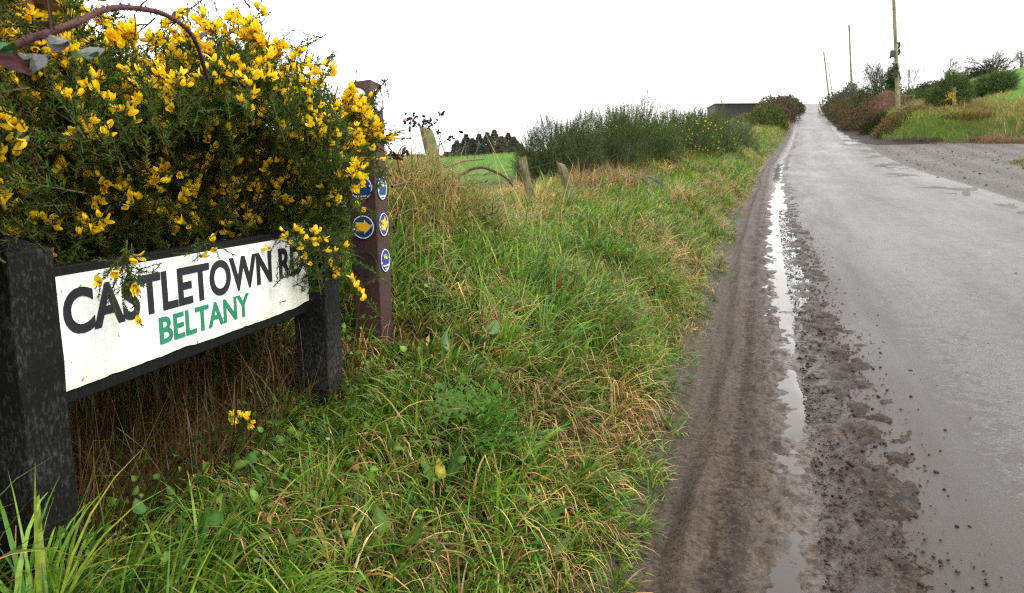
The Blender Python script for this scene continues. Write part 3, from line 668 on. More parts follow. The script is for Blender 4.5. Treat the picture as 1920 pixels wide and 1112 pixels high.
# middle and inside: darker dead wood and old spines
n = 1150; u, v, pts, rad, toc = sample(n, .10, .42, .965)
dirs = rad*.5 + toc*.3 + np.array([0, 0, .5]) + r.normal(0, .6, (n, 3)); br = sst(.4, .62, fbm(u/90., v/60., 77, 2))[:, None]
lay(pts, dirs, np.array([.9, .9, .9])*(1-br) + np.array([1.1, .55, .5])*br, np.full(n, .08))
n = 600; u, v, pts, rad, toc = sample(n, .4, 1.0, .90)
lay(pts, rad + np.array([0, 0, .8]) + r.normal(0, .4, (n, 3)), np.array([.9, .9, .85]), np.full(n, .15))
# thick upright shoots along the upper outline and down the right shoulder
ed = np.array([(-60, -40, 1.4), (0, -30, 1.45), (60, 5, 1.5), (105, 30, 1.55), (140, 78, 1.6), (200, 90, 1.65), (260, 92, 1.72), (330, 76, 1.8), (385, 75, 1.85), (430, 62, 1.9), (470, 70, 1.95), (510, 100, 2.0), (550, 118, 2.1), (600, 150, 2.2), (640, 190, 2.3), (672, 235, 2.38), (650, 290, 2.4), (632, 340, 2.42), (628, 400, 2.42), (618, 455, 2.4), (585, 430, 2.38), (560, 380, 2.35)])
n = 420; t = r.random(n)*(len(ed)-1); i0 = t.astype(int); fr = (t-i0)[:, None]; e_ = ed[i0]*(1-fr) + ed[i0+1]*fr
pts = P(e_[:, 0] + r.normal(0, 14, n), e_[:, 1] + 26 + r.normal(0, 20, n), e_[:, 2] + r.normal(0, .09, n))
dirs = np.stack([r.normal(.05, .3, n) + .5*sst(560, 640, e_[:, 0]), r.normal(-.1, .3, n), np.where(e_[:, 1] > 270, .25, 1.0)], -1)
lay(pts, dirs, np.array([1., 1.02, 1.]), np.where(e_[:, 1] > 330, .16, .5))
# named sprays: the leaders against the sky and the arms across the sign and the waymarker
ARMS = [(388, 70, 372, -8, 1.75, .0), (352, 60, 350, 10, 1.8, .2), (440, 60, 432, 12, 1.9, .7), (468, 75, 474, -14, 1.95, .5), (480, 90, 482, 28, 1.9, .9), (548, 118, 571, 58, 2.05, .3), (520, 110, 530, 70, 2.1, 1),
        (605, 150, 628, 106, 2.2, .6), (580, 140, 600, 112, 2.2, .9), (645, 190, 676, 140, 2.35, .4), (668, 215, 704, 170, 2.4, 1), (650, 250, 722, 205, 2.4, 1), (640, 300, 716, 232, 2.4, 1), (630, 230, 690, 185, 2.4, 1), (640, 240, 712, 215, 2.42, 1), (650, 270, 715, 245, 2.45, 1), (620, 280, 690, 262, 2.4, 1), (660, 205, 716, 196, 2.45, 1), (625, 300, 700, 290, 2.42, .8), (655, 255, 735, 232, 2.48, 1), (610, 350, 672, 322, 2.4, .7), (640, 215, 684, 165, 2.42, .9), (652, 232, 702, 178, 2.46, 1), (648, 222, 694, 200, 2.44, 1), (664, 240, 712, 190, 2.48, .9), (640, 200, 668, 172, 2.4, 1), (672, 262, 772, 262, 2.5, 1), (690, 268, 760, 246, 2.5, 1),
        (610, 330, 712, 306, 2.4, .6), (600, 365, 706, 336, 2.45, .15), (590, 385, 690, 368, 2.45, .0), (590, 420, 720, 413, 2.5, .2), (600, 440, 655, 470, 2.3, 1),
        (210, 60, 215, 20, 1.7, .4), (240, 82, 236, 44, 1.72, .5), (300, 80, 296, 44, 1.75, .4), (100, 30, 118, -30, 1.5, 1), (30, 0, 40, -60, 1.45, 1),
        (235, 470, 214, 606, 1.42, .5), (236, 478, 160, 548, 1.40, .7), (240, 475, 262, 480, 1.42, 1), (226, 520, 288, 548, 1.42, .8), (228, 500, 196, 512, 1.40, .6), (232, 500, 256, 535, 1.4, .8),
        (246, 470, 244, 560, 1.43, 0), (240, 490, 186, 580, 1.41, 0), (250, 500, 300, 520, 1.44, 0), (238, 520, 222, 590, 1.42, .3), (400, 440, 338, 494, 1.72, .8), (390, 452, 432, 470, 1.75, 1), (370, 450, 372, 500, 1.74, .8), (525, 446, 500, 476, 2.1, 1), (575, 450, 572, 490, 2.18, .8), (595, 450, 604, 488, 2.2, 1), (545, 440, 530, 470, 2.12, .8), (610, 455, 630, 490, 2.25, .7),
        (60, 440, 120, 500, 1.5, .3), (150, 450, 130, 500, 1.5, .4)]
for (u0, v0, u1, v1, D, bl) in ARMS:
    a = P(u0, v0, D+.05); b_ = P(u1, v1, D); L = np.linalg.norm(b_-a); k = int(np.argmin([abs(s_[0][:, 2].max()-L*1.1) for s_ in SPRAYS])); s0 = L*1.15/SPRAYS[k][0][:, 2].max()
    s0 = float(np.clip(s0, .45, 1.5)); lay(b_[None], (b_-a)[None], np.array([1.05, 1.05, 1.0]), np.array([bl]), np.array([k]), np.array([s0]), few=v1 > 440)
    if v1 < 110: lay(np.repeat(b_[None], 5, 0) - (b_-a)[None]*np.linspace(.0, .75, 5)[:, None] + r.normal(0, .012, (5, 3)), np.repeat((b_-a)[None], 5, 0)*1.0 + r.normal(0, .025, (5, 3)), np.array([.95, 1.05, 1.0]), np.array([.12, .3, .5, .6, .7]), np.full(5, k), np.full(5, s0*.8))
    if bl >= .8 and v1 < 440: lay(b_[None]-(b_-a)[None]*.12, (b_-a)[None] + r.normal(0, .03, (1, 3)), np.array([1.05, 1.05, 1.0]), np.array([bl]), np.array([k]), np.array([s0*.9]))
# unseen gorse added left of the view to shade the post and near grass
n = 420; a = r.random(n)*2*PI; cz = r.random(n); sn = np.sqrt(1-cz**2); pts = np.stack([-2.15 + .85*sn*np.cos(a), .35 + 1.25*sn*np.sin(a), .35 + 1.75*cz], -1)
lay(pts, np.stack([sn*np.cos(a), sn*np.sin(a), .4 + cz], -1) + r.normal(0, .3, (n, 3)), np.array([1., 1., 1.]), np.full(n, .15), None, np.full(n, 1.7))
V, F = lump_proto(91, 3); npmesh('added_shade_lump', V*np.array([.75, 1.15, 3.2]) + np.array([-2.15, .35, .2]) - GB, F, M['twig'], gorse, np.array([.018, .013, .008]), True)  # added unseen lump filling those sprays so they block light
sets['green'].obj('foliage', M['gorse'], gorse)
# bare stems from the ground up into the bush
S = Soup()
for _ in range(46):
    u0 = r.uniform(-150, 600); a = P(u0, 640, 1.75 + (u0-50)*.00165 + r.uniform(.15, .75)); a[2] = float(gz(a[0], a[1])) - .02
    b_ = P(min(u0 + r.uniform(-120, 120), 600), r.uniform(150, 430), 1.65 + (u0-50)*.0017 + r.uniform(0, .6)); mid = (a+b_)/2 + r.normal(0, .08, 3)
    pts = bez([a, mid, b_], 8); V, F = tube(pts, np.linspace(r.uniform(.006, .013), .003, len(pts)), 5); S.add(V-GB, F, np.array([.075, .05, .032])*r.uniform(.6, 1.3))
    for _ in range(5):
        q = pts[r.integers(3, len(pts)-1)]; e = q + r.normal(0, .12, 3) + np.array([0, 0, .06]); pp = bez([q, (q+e)/2+r.normal(0, .02, 3), e], 5); V, F = tube(pp, np.linspace(.003, .001, len(pp)), 3); S.add(V-GB, F, np.array([.09, .05, .03])*r.uniform(.6, 1.3))
S.obj('stems', M['twig'], gorse)
# solid core, coloured very dark to give the bush a shaded inside
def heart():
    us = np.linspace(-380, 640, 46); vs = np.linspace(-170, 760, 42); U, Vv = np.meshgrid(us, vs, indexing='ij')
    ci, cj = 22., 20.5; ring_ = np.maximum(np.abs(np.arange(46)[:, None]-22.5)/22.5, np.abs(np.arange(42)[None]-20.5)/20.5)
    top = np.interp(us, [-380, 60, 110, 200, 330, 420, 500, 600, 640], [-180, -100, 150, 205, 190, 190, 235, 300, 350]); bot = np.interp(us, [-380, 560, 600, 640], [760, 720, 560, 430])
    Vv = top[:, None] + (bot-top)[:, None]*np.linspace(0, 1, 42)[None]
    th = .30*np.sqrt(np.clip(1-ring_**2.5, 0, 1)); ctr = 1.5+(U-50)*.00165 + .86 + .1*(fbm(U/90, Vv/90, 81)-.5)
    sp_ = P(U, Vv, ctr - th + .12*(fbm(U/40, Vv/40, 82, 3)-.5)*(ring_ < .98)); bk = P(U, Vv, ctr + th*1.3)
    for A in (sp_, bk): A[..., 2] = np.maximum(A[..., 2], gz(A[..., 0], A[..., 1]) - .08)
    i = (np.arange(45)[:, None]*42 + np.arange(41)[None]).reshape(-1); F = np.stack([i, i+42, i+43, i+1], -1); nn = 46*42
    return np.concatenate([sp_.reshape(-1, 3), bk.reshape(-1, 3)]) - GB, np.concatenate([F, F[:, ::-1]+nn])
V, F = heart(); npmesh('shade_core', V, F, M['twig'], gorse, np.array([.016, .012, .007])*(.6+.8*fbm(V[:, 0]*22, V[:, 2]*22, 83))[:, None], True)
# blossoms: the hundred that show largest are parts, the others one mass
fl = [f for f in flowers]; FP = np.array([f[0] for f in fl]); dist = np.linalg.norm(FP - np.array([0, 0, CAMZ]), axis=1)
uu = 960 + FPX*FP[:, 0]/(FP[:, 1]*cp - (FP[:, 2]-CAMZ)*sp); vv = 556 - FPX*(FP[:, 1]*sp + (FP[:, 2]-CAMZ)*cp)/(FP[:, 1]*cp - (FP[:, 2]-CAMZ)*sp)
score = np.where((uu > 8) & (uu < 780) & (vv > 8), dist - .0012*np.clip(uu, 0, 760) , 9); order = np.argsort(score)
front = set(order[:100].tolist()); print('FLOWERS', len(fl))
def fmats(i_): 
    d = fl[i_][1]; up = np.array([0, 0, 1.]) - d*d[2]; up /= max(np.linalg.norm(up), 1e-6); up = up + r.normal(0, .25, 3); up -= d*np.dot(up, d); up /= np.linalg.norm(up)
    return np.stack([np.cross(up, d), up, d], -1)
protos = [npmesh('flower', V, F, M['petal'], None, C, True) for V, F, C in BLOOMS]
used = [False]*len(protos); S = Soup()
for i_ in range(len(fl)):
    R = fmats(i_); k = int(fl[i_][3]); s_ = fl[i_][2]
    if i_ in front:
        o = protos[k] if not used[k] else protos[k].copy()
        if used[k]: COL.objects.link(o)
        used[k] = True; o.parent = gorse
        o.matrix_local = Matrix.Translation(Vector(FP[i_]-GB)) @ (Matrix(R.tolist()).to_4x4() @ Matrix.Scale(float(s_), 4))
    else:
        V, F, C = BLOOMS[k]; S.add(V @ R.T*s_ + FP[i_] - GB, F, C*r.uniform(.9, 1.1))
for k in range(len(protos)):
    if not used[k]: bpy.data.objects.remove(protos[k])
tag(S.obj('blossom', M['petal'], gorse, True), kind='stuff')
# ---- small low sprig with a few flowers in the grass below the sign
sb = P(470, 850, 1.95); sb[2] = float(gz(sb[0], sb[1])); sets = {'green': Soup()}; flowers = []; GBo = GB; GB = sb
low = tag(empty('gorse_sprig', sb), 'small low gorse sprig with a few yellow flowers in the grass under the sign', 'sprig')
for (u1, v1) in ((425, 765), (440, 790), (470, 775), (500, 780), (485, 810), (455, 800), (430, 810), (510, 800)):
    b_ = P(u1, v1, 1.9 + r.uniform(-.04, .04)); d = b_ - sb + r.normal(0, .03, 3); lay(b_[None], d[None], np.array([.8, .85, .8]), np.array([.55]), np.array([r.choice([0, 5])]), np.array([.55]))
sets['green'].obj('foliage', M['gorse'], low)
S = Soup()
for f_ in flowers[:14]:
    fl = [f_]; R = fmats(0); V, F, C = BLOOMS[int(f_[3])]; npmesh('flower', V @ R.T*f_[2]*.85 + f_[0] - sb, F, M['petal'], low, C, True)
# ================================================================== the verge: grass of many kinds
r = rng = np.random.default_rng(33)
FRESH = np.array([.098, .225, .018]); DEEP = np.array([.026, .085, .014]); OLIVE = np.array([.150, .190, .026]); STRAW = np.array([.52, .38, .15]); TAN = np.array([.24, .15, .055]); RUST = np.array([.16, .085, .03])
def pick(pS, n, fresh=.5):
    """a colour for every blade: pS is its chance of being dead"""
    q = r.random(n); a = r.random((n, 1)); live = np.where((r.random(n) < fresh)[:, None], FRESH*(1-a) + OLIVE*a, DEEP*(1-a) + FRESH*a)
    b_ = r.random((n, 1))**.8; dead = np.where((r.random(n) < .18)[:, None], RUST, STRAW*(1-b_) + TAN*b_)
    return np.where((q < pS)[:, None], dead, live)*r.uniform(.75, 1.25, (n, 1)), q < pS
def deadmap(X, Y, l):
    d = .17 + .60*np.clip(fbm(X*1.7, Y*1.7, 91, 3)-.42, 0, 1)*1.6 + .5*sst(1.35, 2.1, l)*sst(2.5, 4.5, Y) + .05*sst(.35, .05, l)
    d = d + .26*np.exp(-((X+.22)**2/.09 + (Y-1.65)**2/.2)) + .2*np.exp(-((X-.1)**2/.05 + (Y-2.5)**2/.2))
    d = d + .35*sst(5, 9, Y)*np.clip(fbm(X*.5, Y*.5, 94, 2)-.35, 0, 1)*2
    return np.clip(d, 0, .92)
def field_of(n, y0, y1, l0, l1, ypow=1.0):
    Y = y0 + (y1-y0)*r.random(n)**ypow; l = r.uniform(l0, l1, n); X = E(Y) - l + r.normal(0, .01, n); return X, Y, l
def under_bush(X, Y):
    """behind the sign and beneath the gorse"""
    a = (X-BL[0])*SA[1] - (Y-BL[1])*SA[0]          # >0 on the road side of the sign
    s_ = (X-BL[0])*SA[0] + (Y-BL[1])*SA[1]
    return sst(.05, -.12, a)*sst(1.08, .9, s_)
def turf(name, specs, label=None):
    S = []
    for (n, y0, y1, l0, l1, yp, Lr, wr, seg, dscale) in specs:
        X, Y, l = field_of(n, y0, y1, l0, l1, yp)
        # clumps: pull blades to tuft centres, each tuft with its own lean, height and colour bias
        cell = .055*dscale; jx = np.floor(X/cell); jy = np.floor(Y/cell); tx = (jx + .2 + .6*_hash(jx, jy, 5))*cell; ty = (jy + .2 + .6*_hash(jx, jy, 6))*cell
        pull = r.uniform(.1, .8, n); X = X*(1-pull) + tx*pull; Y = Y*(1-pull) + ty*pull
        l = E(Y) - X; keep = (l > -.03 + .13*(fbm(Y*3, X*0, 95, 3)-.35)) & (r.random(n) > under_bush(X, Y)*.9)
        keep &= ~((np.abs((X-way.location.x)) < .075) & (np.abs(Y-way.location.y) < .075))
        X, Y, l, jx, jy = X[keep], Y[keep], l[keep], jx[keep], jy[keep]; n = len(X)
        hgt = (.28 + 1.2*fbm(X*2.1, Y*2.1, 97, 3))*(.55 + .9*_hash(jx, jy, 8)); hgt = hgt*(.5 + .5*sst(-.02, .35, l))*(1 + .25*sst(1.5, 2.0, l))*(1-.35*sst(2.3, 2.8, l))*(1-.35*np.exp(-((X+.45)**2/.16 + (Y-1.7)**2/.35)))
        a_ = (X-BL[0])*SA[1] - (Y-BL[1])*SA[0]; s_s = (X-BL[0])*SA[0] + (Y-BL[1])*SA[1]
        hgt = hgt*(1 - .58*sst(.30, .06, a_)*sst(-.3, -.05, s_s)*sst(1.45, 1.15, s_s))
        hgt = hgt*(1 - .5*np.exp(-((X+.48)**2/.12 + (Y-2.75)**2/.25))); hgt = np.maximum(hgt, .36)
        pS = np.clip(deadmap(X, Y, l) + .9*(_hash(np.floor(jx/2), np.floor(jy/2), 9)-.5), 0, .95); col, dead = pick(pS, n, np.clip(.55 + .2*(l < .9), 0, 1) if False else .6)
        col = col*(.55 + .75*_hash(jx, jy, 14))[:, None]; L = r.uniform(*Lr, n)*hgt; wd = r.uniform(*wr, n)*np.where(dead, .75, 1)
        sw = fbm(X*.9, Y*.9, 99, 2)*4*PI + 2.2*(_hash(jx, jy, 12)-.5); az = sw + r.normal(0, .9, n)
        down = np.arctan2(-.35, .93)              # lean out and down the bank
        th0 = np.abs(r.normal(.42, .3, n)) + .15*dead; th1 = np.abs(r.normal(1.25, .6, n)) + .4*dead
        kink = np.where(r.random(n) < .16 + .2*dead, r.uniform(.3, .8, n), 2.)
        az = np.where(r.random(n) < .4, down + r.normal(0, .8, n), az)
        tip = col*np.where((r.random(n) < .35)[:, None], np.array([1.9, 1.35, 1.1]), 1.1)
        pos = np.stack([X, Y, gz(X, Y) - .01], -1)
        S.append(blades(pos, L, wd, az, th0, th1, col, seg, kink, tip))
    V = []; F = []; C = []; k = 0
    for a, b_, c_ in S: V.append(a); F.append(b_+k); C.append(c_); k += len(a)
    o = npmesh(name, np.concatenate(V), np.concatenate(F), M['grass'], None, np.concatenate(C), True); return tag(o, kind='stuff')
turf('verge_grass', [
    (26000, .72, 2.3, -.05, 2.0, 1.0, (.14, .33), (.0036, .0105), 6, 1.5),
    (5200, .70, 1.75, .25, 1.9, 1.0, (.18, .32), (.0055, .0105), 7, 1.6),
    (46000, 2.2, 5.2, -.06, 3.0, 1.15, (.13, .30), (.0050, .0125), 5, 1.7),
    (60000, 5.0, 14, -.08, 3.4, 1.3, (.14, .30), (.007, .014), 4, 2.2)])
turf('roadside_grass', [
    (60000, 13.5, 60, -.1, 3.4, 1.5, (.22, .42), (.012, .026), 3, 4.0),
    (16000, 58, 170, -.1, 7, 1.1, (.3, .55), (.04, .07), 2, 9.0)])
# ---- tall dead stalks and matted straw along the fence and under the bush
def straw(name, groups):
    Vs, Fs, Cs, k = [], [], [], 0
    for (X, Y, L, wd, th0, th1, az, col, seg) in groups:
        n = len(X); pos = np.stack([X, Y, gz(X, Y) - .02], -1); kink = np.where(r.random(n) < .25, r.uniform(.3, .85, n), 2.)
        V, F, C = blades(pos, L, wd, az, th0, th1, col, seg, kink); Vs.append(V); Fs.append(F+k); Cs.append(C); k += len(V)
    return tag(npmesh(name, np.concatenate(Vs), np.concatenate(Fs), M['grass'], None, np.concatenate(Cs), True), kind='stuff')
G = []
n = 17000; Y = 3.4 + 10*r.random(n)**1.4; l = 1.5 + 1.7*r.random(n)**.8; X = E(Y) - l; keep = (r.random(n) < .25 + .9*np.clip(fbm(X*.9, Y*.9, 103, 2)-.3, 0, 1)*1.5) & (l > 1.5); X, Y = X[keep], Y[keep]; n = len(X)
c_, _ = pick(np.full(n, .82), n); G.append((X, Y, r.uniform(.15, .36, n)*(1-.3*sst(960, 900, 960+FPX*X/Y)*sst(840, 870, 960+FPX*X/Y)), r.uniform(.0025, .0055, n), np.abs(r.normal(.7, .4, n)), np.abs(r.normal(1.1, .6, n)), fbm(X, Y, 99, 2)*4*PI + r.normal(0, .9, n), c_, 5))
# mound beside the waymarker
n = 5200; a = r.random(n)*2*PI; q = np.sqrt(r.random(n)); X = -.66 + .62*q*np.cos(a); Y = 4.75 + .8*q*np.sin(a); c_, _ = pick(np.full(n, .78), n)
G.append((X, Y, r.uniform(.25, .55, n)*(1.1-.5*q), r.uniform(.0025, .005, n), np.abs(r.normal(.35, .3, n)), np.abs(r.normal(1.2, .6, n)), r.random(n)*2*PI, c_*.95, 6))
# straw under and behind the sign, darkened to put the shade into its colour
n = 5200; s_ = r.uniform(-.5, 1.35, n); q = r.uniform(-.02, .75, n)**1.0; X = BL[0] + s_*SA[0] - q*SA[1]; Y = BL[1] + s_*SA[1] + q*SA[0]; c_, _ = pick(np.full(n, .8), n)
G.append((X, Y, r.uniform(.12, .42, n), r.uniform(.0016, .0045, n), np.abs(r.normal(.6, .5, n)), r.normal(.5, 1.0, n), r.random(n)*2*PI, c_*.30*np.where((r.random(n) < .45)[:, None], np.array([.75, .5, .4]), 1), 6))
# rusty undergrowth at the foot of the gorse row
n = 6500; Y = 9.5 + 15*r.random(n)**1.3; l = r.uniform(1.25, 2.3, n); X = E(Y) - l; keep = fbm(X*.8, Y*.8, 141, 2) > .40; X, Y = X[keep], Y[keep]; n = len(X); k = r.random((n, 1)); c_ = np.array([.13, .07, .028])*(1-k) + np.array([.34, .22, .09])*k
G.append((X, Y, r.uniform(.2, .5, n), r.uniform(.007, .014, n), np.abs(r.normal(.5, .4, n)), np.abs(r.normal(1.1, .6, n)), r.random(n)*2*PI, c_, 4))
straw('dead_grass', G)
# a few long bleached stalks
S = []
st = [((985, 405), (925, 285), 4.6), ((1000, 360), (905, 240), 6.4), ((1080, 380), (1075, 305), 5.6), ((880, 520), (830, 440), 3.6), ((930, 470), (880, 395), 4.0), ((1150, 560), (1100, 500), 4.6), ((700, 880), (660, 800), 1.9), ((745, 480), (770, 330), 3.8), ((790, 480), (775, 400), 3.6)]
Sg = Soup()
for (b0, t0, D) in st:
    a = P(*b0, D); a[2] = float(gz(a[0], a[1])); b_ = P(*t0, D); pts = bez([a, (a+b_)/2 + r.normal(0, .05, 3), b_], 6); V, F = tube(pts, np.linspace(.0016, .0007, len(pts))*(D/4), 4); Sg.add(V, F, STRAW*1.1)
tag(Sg.obj('dry_stalks', M['twig']), kind='stuff')
# ---- broad-leaved plants
def leafblade(L, Wd, curl=.3, fold=.25, wav=.0, n=9, m=5, shape=.45):
    v = np.linspace(0, 1, n); u = np.linspace(-1, 1, m); U, Vv = np.meshgrid(u, v, indexing='ij')
    wv = Wd*.5*np.sin(PI*Vv**(.55+shape*.5))**.8*(1+wav*np.sin(Vv*24)); x = U*wv; th = curl*Vv; s_ = L*Vv
    z = s_*np.cos(th) + 0; y = s_*np.sin(th)*.9 - fold*np.abs(U)*wv + wav*.3*Wd*np.sin(Vv*19 + U*3)*np.abs(U)
    i = (np.arange(m-1)[:, None]*n + np.arange(n-1)[None]).reshape(-1)
    return np.stack([x, y, z], -1).reshape(-1, 3), np.stack([i, i+1, i+n+1, i+n], -1), np.abs(U).reshape(-1), Vv.reshape(-1)
def ground_pt(u, v, Y0=None):
    """where the line of sight meets the turf"""
    Ys = np.linspace(.7, 12, 2400); p = P(np.full(2400, u), np.full(2400, v), Ys); h = p[:, 2] - gz(p[:, 0], p[:, 1]) - .09
    k = int(np.argmax(h < 0)); return p[k] - np.array([0, 0, .09])
def dock(u, v, leaves, label, name='dock_plant', cat='plant', group=None):
    p = ground_pt(u, v); o = tag(empty(name, p), label, cat, group)
    for (L, Wd, az, tilt, col, curl, wav) in leaves:
        tilt = max(tilt, .75) + .25; wav = wav + .04; L = L*(.62 if name == 'clover' else .85); Wd = Wd*(.6 if name == 'clover' else .8)
        V, F, au, av = leafblade(L, Wd, curl, r.uniform(.1, .4), wav); d = np.array([[math.cos(az)*math.sin(tilt), math.sin(az)*math.sin(tilt), math.cos(tilt)]])
        x = np.array([-math.sin(az), math.cos(az), 0]); y = np.cross(d[0], x); R = np.stack([x, y, d[0]], -1); up_ = np.array([0, 0, r.uniform(.07, .12)]); W = V @ R.T + d[0]*.03 + up_
        C = np.array(col)*(1 + .25*(au < .2)[:, None]) * (1 - .25*np.sin(av*30 + au*4)[:, None]*.4); n_ = npmesh('leaf', W, F, M['leaf'], o, np.clip(C, 0, 1), True)
        stt, sf = tube(np.array([[0, 0, -.02], up_*.6, d[0]*.035 + up_]), [.0022, .002, .0018], 4); npmesh('leaf_stalk', stt, sf, M['leaf'], n_, np.array(col)*.8)
    return o
YL = (.30, .26, .03); GL_ = (.07, .14, .022); DG = (.03, .075, .012); BR_ = (.14, .06, .025); PG = (.15, .20, .07)
dock(912, 648, [(.10, .085, 1.2, .9, PG, .2, .03), (.07, .03, -.5, 1.1, YL, .4, .1)], 'broad pale green dock leaf standing up in the grass beyond the waymarker foot')
dock(848, 660, [(.10, .04, 2.2, .6, (.16, .2, .12), .9, .12)], 'curled grey-green leaf twisting in the grass by the brown post')
dock(995, 905, [(.09, .07, -.3, 1.0, YL, .5, .16), (.10, .05, 2.6, 1.1, GL_, .6, .1), (.11, .06, .6, 1.0, GL_, .4, .1), (.08, .03, 3.6, 1.2, BR_, .6, .1)], 'dock plant with one crinkled bright yellow leaf near the muddy edge')
dock(835, 910, [(.08, .04, 1.9, .9, YL, .3, .14), (.13, .05, 1.2, .6, DG, .4, .05), (.11, .045, 2.6, .8, GL_, .5, .05)], 'dock plant with tall yellowing leaf under the feathery green plant')
dock(1010, 1045, [(.10, .055, .4, 1.0, PG, .3, .05), (.14, .05, 2.8, 1.2, (.05, .06, .02), .4, .03), (.12, .05, 1.4, 1.0, DG, .4, .03)], 'low dock plant with a pale leaf beside a dry stick at the verge bottom')
dock(950, 945, [(.07, .06, .9, 1.1, (.11, .17, .06), .4, .05), (.08, .05, 2.4, 1.0, GL_, .5, .05)], 'small grey-green ivy-like leaf lying flat in the grass', 'ground_leaf')
dock(1000, 985, [(.11, .05, 0.1, 1.2, GL_, .5, .08), (.07, .025, 1.7, .4, YL, .3, .1), (.07, .025, 3.0, 1.25, BR_, .3, .1)], 'dock plant with a brown spotted leaf and upright yellow shred')
dock(735, 1020, [(.08, .07, .4, 1.0, GL_, .5, .03), (.08, .06, 2.2, 1.0, (.065, .13, .02), .5, .03), (.06, .05, -1.2, 1.1, (.065, .13, .02), .5, .03)], 'rounded green dock leaves low in the grass at the bottom of the verge')
dock(1000, 535, [(.24, .05, 1.05, .55, DG, .35, .03), (.20, .045, 1.3, .4, (.05, .10, .024), .3, .03), (.15, .04, -.4, 1.0, (.2, .2, .04), .6, .1)], 'long dark green dock leaves slanting up out of mid-verge grass')
dock(1040, 555, [(.17, .03, -.2, 1.1, (.24, .2, .03), .6, .1), (.14, .03, -1.3, 1.0, BR_, .8, .1), (.12, .03, -.6, 1.1, (.22, .13, .03), .8, .1)], 'withered dock with orange and brown drooping leaves in mid-verge')
dock(905, 775, [(.07, .045, .9, 1.0, (.34, .36, .12), .6, .05), (.09, .025, 1.5, .3, (.12, .16, .10), .3, .05), (.13, .035, 2.4, .7, DG, .3, .03)], 'dock tuft with a folded pale yellow leaf above the feathery plant')
dock(1130, 575, [(.09, .06, .2, 1.1, (.035,.065,.028), .7, .02), (.08, .055, 1.6, 1.1, (.03,.06,.025), .7, .02), (.07, .05, 3.2, 1.1, (.03,.055,.02), .7, .02)], 'cluster of dark glossy bramble leaves low in the mid-verge grass', 'bramble_leaves')
dock(870, 525, [(.10, .035, 1.3, .5, (.14, .2, .09), .5, .04), (.09, .03, 2.4, .8, (.12, .18, .08), .6, .04)], 'pale green pointed leaf pair right of the waymarker')
dock(470, 905, [(.05, .045, .3, .9, (.045, .10, .015), .5, .02), (.05, .045, 1.8, .9, (.045, .10, .015), .5, .02), (.05, .04, 3.4, .9, (.04, .09, .014), .5, .02), (.04, .04, 4.8, 1.0, (.04, .09, .014), .5, .02)], 'clover-like green leaves in front of the gorse sprig', 'clover')
dock(410, 1030, [(.06, .05, .3, .9, (.045, .11, .018), .5, .02), (.06, .05, 2.0, .8, (.05, .12, .018), .5, .02), (.06, .05, 3.8, .9, (.05, .11, .016), .5, .02), (.05, .05, 5.2, 1.0, (.045, .1, .015), .5, .02)], 'clump of round green leaves at the bottom edge in tall grass', 'clover')
dock(285, 985, [(.06, .04, .8, .9, (.05, .11, .03), .4, .02), (.06, .045, 2.6, .8, (.05, .12, .03), .4, .02), (.05, .04, 4.4, .9, (.05, .11, .03), .4, .02)], 'green clover leaves beside the big black post', 'clover')
# ---- the feathery cow parsley
def frond(L):
    Vs, Fs, n = [], [], 0
    def leaflet(p, d, nrm, s_):
        nonlocal n
        sd_ = np.cross(d, nrm); q = [p, p + d*s_*.35 + sd_*s_*.22, p + d*s_*.55 + sd_*s_*.5, p + d*s_*.62 + sd_*s_*.16, p + d*s_, p + d*s_*.62 - sd_*s_*.16, p + d*s_*.55 - sd_*s_*.5, p + d*s_*.35 - sd_*s_*.22]
        Vs.append(np.array(q)); Fs.append(np.array([[0, 1, 2], [0, 2, 3], [0, 3, 4], [0, 4, 5], [0, 5, 6], [0, 6, 7]]) + n); n += 8
    def pinna(p, d, nrm, ln, depth):
        sd_ = np.cross(d, nrm)
        if depth == 0: leaflet(p, d, nrm, ln*.95); return
        k = 4 if depth == 2 else 3
        for j in range(k):
            t = (j + .6)/k; q = p + d*ln*t + nrm*(-.25*ln*t*t); l2 = ln*(.62 - .45*t)*(1 if depth == 2 else .9)
            for s_ in (-1, 1):
                e = d*.62 + sd_*s_*.8 + nrm*r.normal(0, .12); pinna(q, e/np.linalg.norm(e), nrm, l2, depth-1)
        leaflet(p + d*ln*.92 + nrm*(-.22*ln), d, nrm, ln*.25)
    pinna(np.array([0, .0, .05]), np.array([0, 0, 1.]), np.array([0, 1., 0]), L, 2)
    return np.concatenate(Vs), np.concatenate(Fs)
def parsley(u, v, nf, size, label):
    p = ground_pt(u, v); o = tag(empty('cow_parsley', p), label, 'plant')
    for k in range(nf):
        V, F = frond(size*r.uniform(.7, 1.1)); az = r.random()*2*PI; ti = r.uniform(.55, 1.3); d = np.array([math.cos(az)*math.sin(ti), math.sin(az)*math.sin(ti), math.cos(ti)])
        x = np.array([-math.sin(az), math.cos(az), 0]); y = np.cross(d, x); R = np.stack([x, y, d], -1)
        off = np.array([r.normal(0, .045), r.normal(0, .045), r.uniform(.06, .14)])
        tv, tf = tube(np.array([[0, 0, -.13], [0, 0, -.02], d*.05]), [.0014, .0012, .001], 4)
        S = Soup(); cc = np.array([.058, .145, .016])*r.uniform(.5, 1.4); S.add(V @ R.T + off, F, cc); S.add(tv + off, tf, cc); S.obj('frond', M['leaf'], o)
parsley(855, 835, 11, .185, 'feathery green cow parsley clump in the middle of the near verge')
